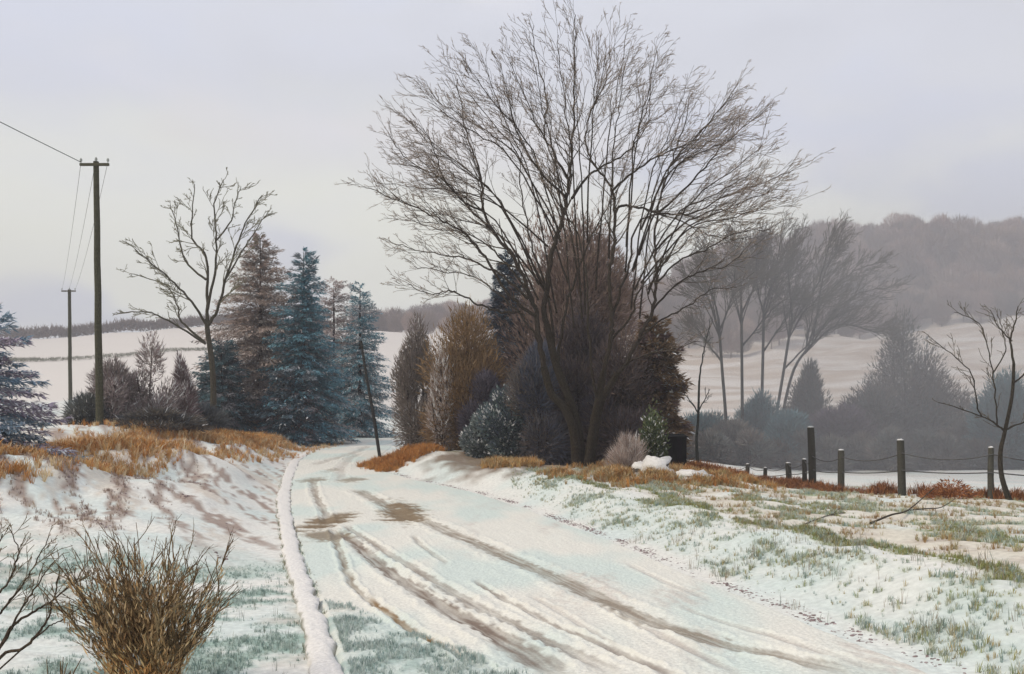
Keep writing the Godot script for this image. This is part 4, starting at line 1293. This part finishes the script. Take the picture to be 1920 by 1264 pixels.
# ------------------------------------------------------------------ the fence
func fence() -> void:
	# photograph x, top, foot, depth, radius
	var posts := [[1858, 839, 934, 20.0, 0.062], [1692, 825, 932, 21.0, 0.085], [1577, 844, 929, 24.0, 0.085], [1524, 801, 922, 26.5, 0.105], [1509, 861, 916, 29.0, 0.075], [1479, 868, 917, 33.0, 0.105], [1435, 877, 911, 38.0, 0.085], [1401, 870, 912, 43.0, 0.105], [1368, 875, 914, 47.0, 0.075], [1334, 875, 903, 52.0, 0.105]]
	var b0 := on_land((1858.0 - 960.0) / F * 20.0, 20.0)
	var o := thing("wire_fence", b0, "old post and wire fence along the snowy field", "fence")
	var g := rng(300)
	var tops := []
	var feet := []
	for p in posts:
		var f := on_land((p[0] - 960.0) / F * p[3], p[3])
		var t := at_px(p[0] + g.randf_range(-4, 2), p[1], p[3])
		tops.append(t); feet.append(f)
		var mb := MB.new()
		var c := Color(0.125, 0.12, 0.10) * g.randf_range(0.7, 1.35)
		c.a = 1.0
		var r: float = p[4]
		mb.tube(PackedVector3Array([f - b0 - Vector3(0, 0.15, 0), f.lerp(t, 0.5) - b0 + rv(g) * 0.012, t - b0 - Vector3(0, 0.02, 0), t - b0]), PackedFloat32Array([r * 1.05, r, r * 0.92, r * 0.6]), 8, c, c)
		var po := part("post", mb, mats.timber, o)
		var lm := lump_mesh(Vector3(r * 0.85, 0.025, r * 0.85), int(p[0]), Color(0.82, 0.82, 0.82), 0.15, 5, 8)
		var sc := part("snow_cap", lm, mats.snow, po)
		sc.position = t - b0
	# second thin stake beside the far post
	var mb2 := MB.new()
	var f2 := on_land((1360.0 - 960.0) / F * 47.6, 47.6)
	mb2.tube(PackedVector3Array([f2 - b0 - Vector3(0, 0.1, 0), f2 - b0 + Vector3(0.02, 0.85, 0)]), PackedFloat32Array([0.04, 0.035]), 7, Color(0.2, 0.18, 0.14), Color(0.2, 0.18, 0.14))
	part("stake", mb2, mats.timber, o)
	for k in posts.size():
		var a: Vector3 = tops[k]; var fa: Vector3 = feet[k]
		var b: Vector3; var fb: Vector3
		if k == 0:
			b = at_px(2080, 850, 19.0); fb = on_land(b.x, 19.0)
			var tmp := a; a = b; b = tmp
			tmp = fa; fa = fb; fb = tmp
		else:
			b = tops[k - 1]; fb = feet[k - 1]
		for level in [0.55, 0.92]:
			if level < 0.9 and k > 8: continue
			var hi := 1.05
			var pa := fa + (a - fa) * minf(level, level * hi / maxf(a.y - fa.y, 0.01) if a.y - fa.y > hi else level) + Vector3(0, 0, 0.08)
			var pb := fb + (b - fb) * minf(level, level * hi / maxf(b.y - fb.y, 0.01) if b.y - fb.y > hi else level) + Vector3(0, 0, 0.08)
			var pts := hang(pa - b0, pb - b0, 0.04 if level < 0.9 else 0.13, 14)
			var mb := MB.new()
			mb.tube(pts, ramp(0.014, 0.014, pts.size()), 5, Color(0.10, 0.10, 0.10), Color(0.10, 0.10, 0.10))
			part("wire", mb, mats.wire, o)

# ------------------------------------------------------------------ foreground shrubs
func foreground() -> void:
	# dense brown shrub at the foot of the picture
	var g := rng(400)
	var d := 6.15
	var base := on_land((278.0 - 960.0) / F * d, d)
	var o := thing("brown_shrub", base, "dense brown twiggy shrub in the frosted grass by the kerb", "shrub")
	var cols := [Color(0.476, 0.301, 0.154), Color(0.616, 0.448, 0.252), Color(0.378, 0.266, 0.154), Color(0.728, 0.350, 0.112), Color(0.756, 0.588, 0.308)]
	var leaf := MB.new()
	for k in 100:
		var mb := MB.new()
		var a := g.randf_range(-1.0, 1.15)
		var az := g.randf_range(-0.9, 0.9)
		var lean := Vector3(sin(a) * 0.86, 1.0, az * 0.45).normalized()
		var L := g.randf_range(0.5, 1.14) * (1.10 - 0.22 * absf(a))
		var p0 := Vector3(g.randf_range(-0.16, 0.16), -0.03, g.randf_range(-0.12, 0.12))
		var pts := [p0]
		var p := p0
		var dd := (lean + Vector3(0, 0.6, 0)).normalized()
		for i in 5:
			dd = (dd * 0.8 + lean * 0.3 + rv(g) * 0.13).normalized()
			p += dd * L / 5.0
			pts.append(p)
		var c: Color = cols[g.randi() % 3] * g.randf_range(0.7, 1.1)
		c.a = 1.0
		var sp := smooth_path(pts, 3)
		mb.tube(sp, ramp(g.randf_range(0.004, 0.009), 0.0022, sp.size()), 5, c, c * 0.85)
		for q in 9:
			var i := 4 + g.randi() % (sp.size() - 5)
			var nd := ((sp[i + 1] - sp[i]).normalized() + rv(g) * 0.7 + Vector3.UP * 0.2).normalized()
			var e := sp[i] + nd * g.randf_range(0.08, 0.26)
			var mm := sp[i].lerp(e, 0.5) + rv(g) * 0.012
			mb.tube(PackedVector3Array([sp[i], mm, e]), PackedFloat32Array([0.0034, 0.0026, 0.0016]), 4, c, c)
			for w in 3:
				var e2 := mm.lerp(e, g.randf()) 
				mb.tube(PackedVector3Array([e2, e2 + (nd + rv(g) * 0.6).normalized() * g.randf_range(0.03, 0.09)]), PackedFloat32Array([0.002, 0.0012]), 3, c, c)
		var so := part("stem", mb, mats.bark, o)
		so.set_meta("kind", "stuff")
		for q in 85:
			var i := int(pow(g.randf(), 1.3) * (sp.size() - 3))
			var pp := sp[i] + rv(g) * 0.05
			if pp.y < 0.0: pp.y = 0.02
			var ld := ((sp[i + 1] - sp[i]).normalized() + rv(g) * 0.6 + Vector3.UP * 0.2).normalized()
			var hot := exp(-pow(sp[i].x + 0.06, 2.0) * 18.0) * (1.0 - smoothstep(0.1, 0.55, sp[i].y))
			var lc: Color = cols[g.randi() % 3].lerp(cols[3 + g.randi() % 2], hot * 0.8) * g.randf_range(0.75, 1.3)
			lc.a = 1.0
			if g.randf() < 0.03: lc = Color(0.82, 0.82, 0.80)
			leaf.leaf(pp, ld, ld.cross(rv(g)).normalized(), g.randf_range(0.03, 0.10), g.randf_range(0.006, 0.014), lc)
	part("dry_leaf", leaf, mats.foliage, o, true)

	# open branched shrub at the picture's edge
	d = 6.3
	base = on_land(at_px(-70, 1250, d).x, d)
	var Q := func(a: Array, z1: float) -> Array:
		var r := [base - Vector3(0, 0.05, 0)]
		for i in a.size(): r.append(at_px(a[i][0], a[i][1], d + z1 * i / (a.size() - 1.0)))
		return r
	var st := {"bark": Color(0.17, 0.12, 0.085), "tip": Color(0.27, 0.22, 0.15), "wiggle": 0.2, "up": 0.08, "pull": Vector3.UP, "outward": 0.1, "kids": 3.0, "ref": [1.0, 0.15, 0.3, 0.6], "rmin": 0.0026, "jitter": 0.006, "lift": 0.9, "levels": 1}
	bare_tree("bare_shrub", "open branched bare shrub next to the dense brown shrub", base, [], [
		[Q.call([[0, 1232], [43, 1217], [72, 1186], [89, 1164], [99, 1128], [106, 1095], [111, 1061]], -0.15), 0.014, 0.003, 0.22, 9, 0.4],
		[Q.call([[0, 1215], [26, 1172], [65, 1145], [84, 1136], [113, 1112], [140, 1090], [161, 1061]], 0.2), 0.014, 0.003, 0.24, 11, 0.3],
		[Q.call([[10, 1195], [24, 1169], [46, 1133], [67, 1102], [82, 1080], [103, 1051]], -0.3), 0.011, 0.003, 0.22, 9, 0.3],
		[Q.call([[-30, 1190], [0, 1150], [24, 1119], [53, 1080], [75, 1039], [94, 1003]], 0.3), 0.012, 0.003, 0.24, 10, 0.3],
		[Q.call([[-30, 1150], [0, 1109], [17, 1090], [31, 1049], [34, 1030], [17, 990]], 0.1), 0.011, 0.003, 0.22, 9, 0.3],
		[Q.call([[-50, 1150], [-30, 1090], [-10, 1040], [4, 1000]], -0.2), 0.010, 0.003, 0.2, 7, 0.3],
		[Q.call([[72, 1190], [100, 1170], [120, 1160], [150, 1140]], 0.1), 0.007, 0.0026, 0.14, 5, 0.5],
	], st, 410)
	get_child(get_child_count() - 1).set_meta("category", "shrub")

	# small tuft of twigs between them
	d = 6.05
	base = on_land((105.0 - 960.0) / F * d, d)
	o = thing("twig_tuft", base, "small upright tuft of brown twigs between two larger shrubs", "shrub")
	for k in 16:
		var mb := MB.new()
		var p0 := Vector3(g.randf_range(-0.08, 0.08), -0.03, g.randf_range(-0.05, 0.05))
		var e := p0 + Vector3(g.randf_range(-0.12, 0.14), g.randf_range(0.12, 0.36), g.randf_range(-0.1, 0.1))
		var c: Color = cols[g.randi() % 3]
		mb.tube(smooth_path([p0, p0.lerp(e, 0.5) + Vector3(0, 0.03, 0), e], 3), ramp(0.005, 0.0022, 7), 4, c, c)
		part("twig", mb, mats.bark, o)

# ------------------------------------------------------------------ grasses, clods, litter
func near_px(x: float, d: float, px0: float, py0: float, px1: float, py1: float) -> bool:
	# is this spot of ground inside a patch that the photograph shows between these pixels?
	var p := on_land(x, d)
	var u := 960.0 + p.x / d * F
	var w := HORIZON - (p.y - EYE) / d * F
	return u > px0 and u < px1 and w > py0 and w < py1

func small_growth() -> void:
	var dry := tuft_mesh(9, 0.5, 0.55, 0.05, 1)
	var fine := tuft_mesh(7, 0.6, 0.35, 0.06, 2)
	var orange := [Color(0.60, 0.28, 0.08), Color(0.50, 0.22, 0.07), Color(0.66, 0.38, 0.14), Color(0.42, 0.25, 0.11), Color(0.68, 0.52, 0.30)]
	var rust := [Color(0.34, 0.13, 0.05), Color(0.27, 0.115, 0.05), Color(0.42, 0.20, 0.08), Color(0.22, 0.10, 0.06)]
	var straw := [Color(0.52, 0.40, 0.20), Color(0.44, 0.30, 0.13), Color(0.36, 0.28, 0.14), Color(0.58, 0.48, 0.33)]
	# crest of the left bank
	scatter("dry_grass", "orange dry grass along the top of the left bank", "grass", dry, mats.grass, 14000, -16.0, -7.6, 13.0, 46.0, func(x: float, d: float):
		var crest := lerp_table([[13, -8.7], [16, -9.0], [22, -9.2], [32, -10.0], [46, -11.3]], d)
		var k := exp(-pow((x - crest + 0.2) / (1.0 + 0.02 * d), 2.0))
		return k * smoothstep(-0.35, 0.2, n2(x * 0.6, d * 0.4) + 0.3 * n2(x * 2.0, d * 2.0)), Vector2(0.18, 0.42), orange + [Color(0.78, 0.66, 0.46)], 501)
	scatter("dry_grass", "orange grass patch on the bank below the conifers", "grass", dry, mats.grass, 1300, -12.5, -9.0, 30.0, 44.0, func(x: float, d: float): return 1.0 if near_px(x, d, 415, 803 + absf(n2(x, d)) * 8.0, 505, 832) else 0.0, Vector2(0.2, 0.4), [orange[0], orange[2], orange[0], straw[1]], 502)
	# mound by the leaning post, and beyond
	scatter("dry_grass", "orange grass on the mound at the foot of the leaning post", "grass", dry, mats.grass, 2600, -6.5, -1.5, 24.0, 36.0, func(x: float, d: float):
		var q := Vector2((x + 3.55) / 1.35, (d - 30.3) / 2.6).length()
		return (1.0 - smoothstep(0.7, 1.05, q + n2(x * 2.0, d * 2.0) * 0.3)) , Vector2(0.16, 0.36), [orange[0], orange[1], orange[3], orange[0]], 503)
	scatter("dry_grass", "yellow brown grass patch left of the big tree's foot", "grass", dry, mats.grass, 1700, -1.6, 1.4, 22.0, 28.5, func(x: float, d: float):
		var q := Vector2((x - 0.0) / 0.85, (d - 25.6) / 1.6).length()
		return (1.0 - smoothstep(0.6, 1.1, q + n2(x * 2.0, d * 2.0) * 0.3)), Vector2(0.15, 0.34), straw + [orange[0], orange[2]], 504)
	scatter("dry_grass", "straw and ochre grass between the big tree and the boulders", "grass", dry, mats.grass, 3600, 0.5, 6.5, 17.5, 26.0, func(x: float, d: float):
		var q := Vector2((x - 3.4) / 2.5, (d - 22.0) / 2.7).length()
		return (1.0 - smoothstep(0.6, 1.1, q + n2(x, d) * 0.45)) * smoothstep(-0.3, 0.25, n2(x * 0.8 + 8, d * 0.8)), Vector2(0.14, 0.34), straw + [orange[0], orange[1], orange[3]], 505)
	# bracken at the fence
	var line := [[18.5, 12.6], [20, 10.35], [21, 8.85], [24, 8.5], [26.5, 8.6], [29, 9.15], [33, 9.85], [38, 10.4], [43, 10.9], [47, 10.95], [52, 11.2]]
	scatter("dead_bracken", "rust brown dead bracken along the foot of the fence", "bracken", dry, mats.grass, 6200, 4.6, 14.0, 18.6, 52.0, func(x: float, d: float):
		var fx := lerp_table(line, d)
		if d < 22.0: fx = lerp_table([[8.0, 21.6], [8.85, 21.2], [10.35, 20.2], [12.6, 19.0], [14.0, 18.4]], x)
		var k := 0.0
		if d < 22.0: k = exp(-pow((d - fx - 0.1) / 0.42, 2.0)) * smoothstep(8.0, 8.7, x)
		else: k = exp(-pow((x - fx + 0.2) / (0.5 + 0.018 * (d - 20.0)), 2.0))
		return k * smoothstep(-0.30, 0.25, n2(x * 0.8, d * 0.8)), Vector2(0.18, 0.42), rust, 506)
	scatter("dead_bracken", "rust grass round the foot of the sapling and black box", "bracken", dry, mats.grass, 1500, 4.2, 8.0, 22.0, 29.0, func(x: float, d: float):
		var q := Vector2((x - 5.5) / 1.2, (d - 25.0) / 2.2).length()
		return 1.0 - smoothstep(0.5, 1.1, q + n2(x * 2.0, d * 2.0) * 0.3), Vector2(0.15, 0.36), rust + [orange[0]], 507)
	# one taller heap of bracken
	var hp := on_land((1783.0 - 960.0) / F * 20.0, 20.0)
	var g := rng(508)
	var o := thing("bracken_heap", hp, "peaked heap of rust bracken between the last two fence posts", "bracken")
	var mb := MB.new()
	for k in 1700:
		var a := g.randf() * TAU
		var r := sqrt(g.randf())
		var top := 0.44 * pow(1.0 - r, 0.9) + 0.05
		var p := Vector3(cos(a) * r * 0.58, g.randf() * top, sin(a) * r * 0.4)
		var dd := (Vector3(cos(a) * 0.8, g.randf_range(-0.3, 0.9), sin(a) * 0.8) + rv(g) * 0.4).normalized()
		var c: Color = rust[g.randi() % 4] * g.randf_range(0.8, 1.4)
		c.a = 1.0
		mb.leaf(p, dd, dd.cross(rv(g)).normalized(), g.randf_range(0.06, 0.16), g.randf_range(0.012, 0.03), c)
	part("frond", mb, mats.foliage, o, true)
	# frosted grass
	var frost := [Color(0.36, 0.46, 0.42), Color(0.50, 0.58, 0.53), Color(0.25, 0.34, 0.32), Color(0.62, 0.68, 0.64)]
	scatter("frosted_grass", "frosted blue green grass in the low foreground", "grass", fine, mats.grass, 14000, -6.0, -0.9, 4.6, 13.0, func(x: float, d: float):
		var l := lerp_table(XL, d)
		if x > l - 0.16: return 0.0
		return smoothstep(-0.1, 0.4, n2(x * 0.5, d * 0.9) * 0.7 + n2(x * 1.7 + 30, d * 3.0) * 0.5 + 0.1) * (1.0 - smoothstep(9.5, 12.0, d + (x - l) * 0.25)), Vector2(0.03, 0.085), frost, 511)
	scatter("frosted_grass", "frosted turf wedge between the kerb and the lane", "grass", fine, mats.grass, 5000, -1.9, 0.5, 4.2, 9.2, func(x: float, d: float):
		var l := lerp_table(XL, d) + 0.17
		if x < l: return 0.0
		return (1.0 - smoothstep(-0.05, 0.12, (x - l) - (9.0 - d) * 0.40 + n2(x * 3.0, d * 3.0) * 0.2)) * smoothstep(-0.35, 0.3, n2(x * 1.8, d * 1.8)), Vector2(0.03, 0.085), frost + [Color(0.30, 0.42, 0.41), Color(0.66, 0.72, 0.70), Color(0.70, 0.75, 0.73)], 512, 0.045)
	scatter("frosted_grass", "pale frosted grass on the bank face right of the lane", "grass", fine, mats.grass, 17000, 0.0, 10.0, 6.0, 24.0, func(x: float, d: float):
		var q := x - lerp_table(XR, d)
		if q < 0.25: return 0.0
		var gn := nz.get_noise_2d(d * 3.5, q * 12.0) + 0.5 * n2(x * 2.0, d * 2.0) + 0.35 * n2(x * 5.0, d * 5.0)
		return clampf(smoothstep(0.3, 0.6, q) * (1.0 - smoothstep(1.2, 2.0, q)) * 0.5 * smoothstep(-0.1, 0.3, n2(x * 4.0, d * 4.0)) + smoothstep(0.15, 0.4, gn), 0, 1) * (1.0 - smoothstep(6.0, 8.0, q)), Vector2(0.04, 0.13), frost + [Color(0.36, 0.40, 0.20), Color(0.48, 0.42, 0.22), Color(0.62, 0.66, 0.58), Color(0.44, 0.36, 0.20)], 513)
	scatter("green_grass", "olive green grass showing along the crest of the right verge", "grass", fine, mats.grass, 9000, 0.0, 8.0, 7.0, 23.0, func(x: float, d: float):
		var q := x - lerp_table(XR, d)
		var gn := nz.get_noise_2d(d * 3.5, q * 12.0) + 0.5 * n2(x * 2.0, d * 2.0)
		return maxf(exp(-pow((q - 1.9) / 0.5, 2.0)), 0.6 * exp(-pow((q - 3.6) / 0.6, 2.0))) * smoothstep(0.0, 0.35, gn + 0.05), Vector2(0.04, 0.11), [Color(0.26, 0.32, 0.12), Color(0.36, 0.36, 0.15), Color(0.30, 0.24, 0.11)], 514)
	scatter("frosted_grass", "short dark grass growing along both edges of the kerb", "grass", fine, mats.grass, 3000, -8.0, 0.6, 4.4, 26.0, func(x: float, d: float):
		var q := absf(x - lerp_table(XL, d)) - 0.13
		return exp(-pow(q / 0.035, 2.0)) * smoothstep(-0.15, 0.25, n2(x * 2.0, d * 1.2)), Vector2(0.03, 0.08), [Color(0.22, 0.28, 0.22), Color(0.34, 0.36, 0.26), Color(0.40, 0.34, 0.24), Color(0.55, 0.60, 0.56)], 515, 0.01)
	# clods and dead leaves
	var cl := lump_mesh(Vector3(1, 0.7, 1), 5, Color.WHITE, 0.45, 3, 6).mesh()
	var earth := [Color(0.22, 0.17, 0.17), Color(0.30, 0.235, 0.24), Color(0.17, 0.135, 0.13)]
	scatter("earth_clods", "dark purple clods of earth along the right edge of the lane", "earth", cl, mats.clod, 6500, -4.6, 4.0, 6.2, 29.0, func(x: float, d: float):
		var q := x - lerp_table(XR, d)
		return exp(-pow((q - 0.12) / 0.13, 2.0)) * smoothstep(-0.5, 0.2, n2(x * 1.5, d * 1.5)) + 0.035 * float(q > 0.0 and q < 4.0) * smoothstep(0.1, 0.4, n2(x * 1.2, d * 1.2)), Vector2(0.007, 0.026), earth, 521)
	scatter("earth_clods", "dark earth crumbs on the cut face of the left bank", "earth", cl, mats.clod, 1700, -11.0, -2.6, 10.5, 34.0, func(x: float, d: float):
		var l := lerp_table(XL, d)
		var al := x * 0.52 - d * 0.85
		var ac := x * 0.85 + d * 0.52
		var st := nz.get_noise_2d(al * 2.2, ac * 16.0) + 0.5 * nz2.get_noise_2d(al * 5.0, ac * 40.0)
		return float(l - x > 0.5) * smoothstep(0.40, 0.75, st + n2(x * 3.0, d * 3.0) * 0.35) * 0.6, Vector2(0.01, 0.035), earth, 522)
	scatter("dead_grass", "mauve brown dead grass on the upper face of the left bank", "grass", fine, mats.grass, 5200, -11.0, -4.2, 11.5, 40.0, func(x: float, d: float):
		var q := lerp_table(XL, d) - x
		var al := x * 0.52 - d * 0.85
		var ac := x * 0.85 + d * 0.52
		return smoothstep(1.2, 3.6, q) * (1.0 - smoothstep(6.0, 8.0, q)) * smoothstep(0.05, 0.4, nz.get_noise_2d(al * 2.2, ac * 16.0) + 0.3 * n2(x * 3.0, d * 3.0) + 0.05), Vector2(0.04, 0.13), [Color(0.34, 0.27, 0.24), Color(0.44, 0.35, 0.31), Color(0.27, 0.20, 0.18), Color(0.50, 0.40, 0.30)], 523)
	scatter("dead_grass", "ochre and rust grass clumps on the top of the right verge", "grass", dry, mats.grass, 2600, 3.0, 12.0, 9.0, 20.5, func(x: float, d: float):
		var q := x - lerp_table(XR, d)
		return float(q > 2.0) * smoothstep(0.18, 0.45, n2(x * 0.9 + 14, d * 1.6 + 5) + 0.3 * n2(x * 4.0, d * 4.0)), Vector2(0.05, 0.15), [Color(0.42, 0.32, 0.17), Color(0.36, 0.22, 0.10), Color(0.46, 0.42, 0.26)], 524)
	# low stalks standing out of the bank and verge
	var stalk := tuft_mesh(4, 0.8, 0.25, 0.022, 3)
	scatter("dead_stalks", "thin dead stalks standing in the snow of the right bank", "stalks", stalk, mats.grass, 420, 0.5, 6.0, 6.5, 14.0, func(x: float, d: float):
		var q := x - lerp_table(XR, d)
		return float(q > 0.1 and q < 2.2) * smoothstep(0.0, 0.4, n2(x * 1.3 + 60, d * 1.3)), Vector2(0.10, 0.22), [Color(0.30, 0.24, 0.19), Color(0.38, 0.33, 0.25), Color(0.26, 0.30, 0.26)], 531)
	scatter("dead_stalks", "thin dark stalks beside the snow capped kerb", "stalks", stalk, mats.grass, 160, -3.4, 0.2, 5.5, 10.5, func(x: float, d: float):
		var l := lerp_table(XL, d)
		if absf(x - l) < 0.2: return 0.0
		return 1.0 if (x < l and x > l - 1.0) or (x > l and x < l + (9.2 - d) * 0.42) else 0.0, Vector2(0.06, 0.15), [Color(0.14, 0.2, 0.2), Color(0.25, 0.26, 0.2)], 532)
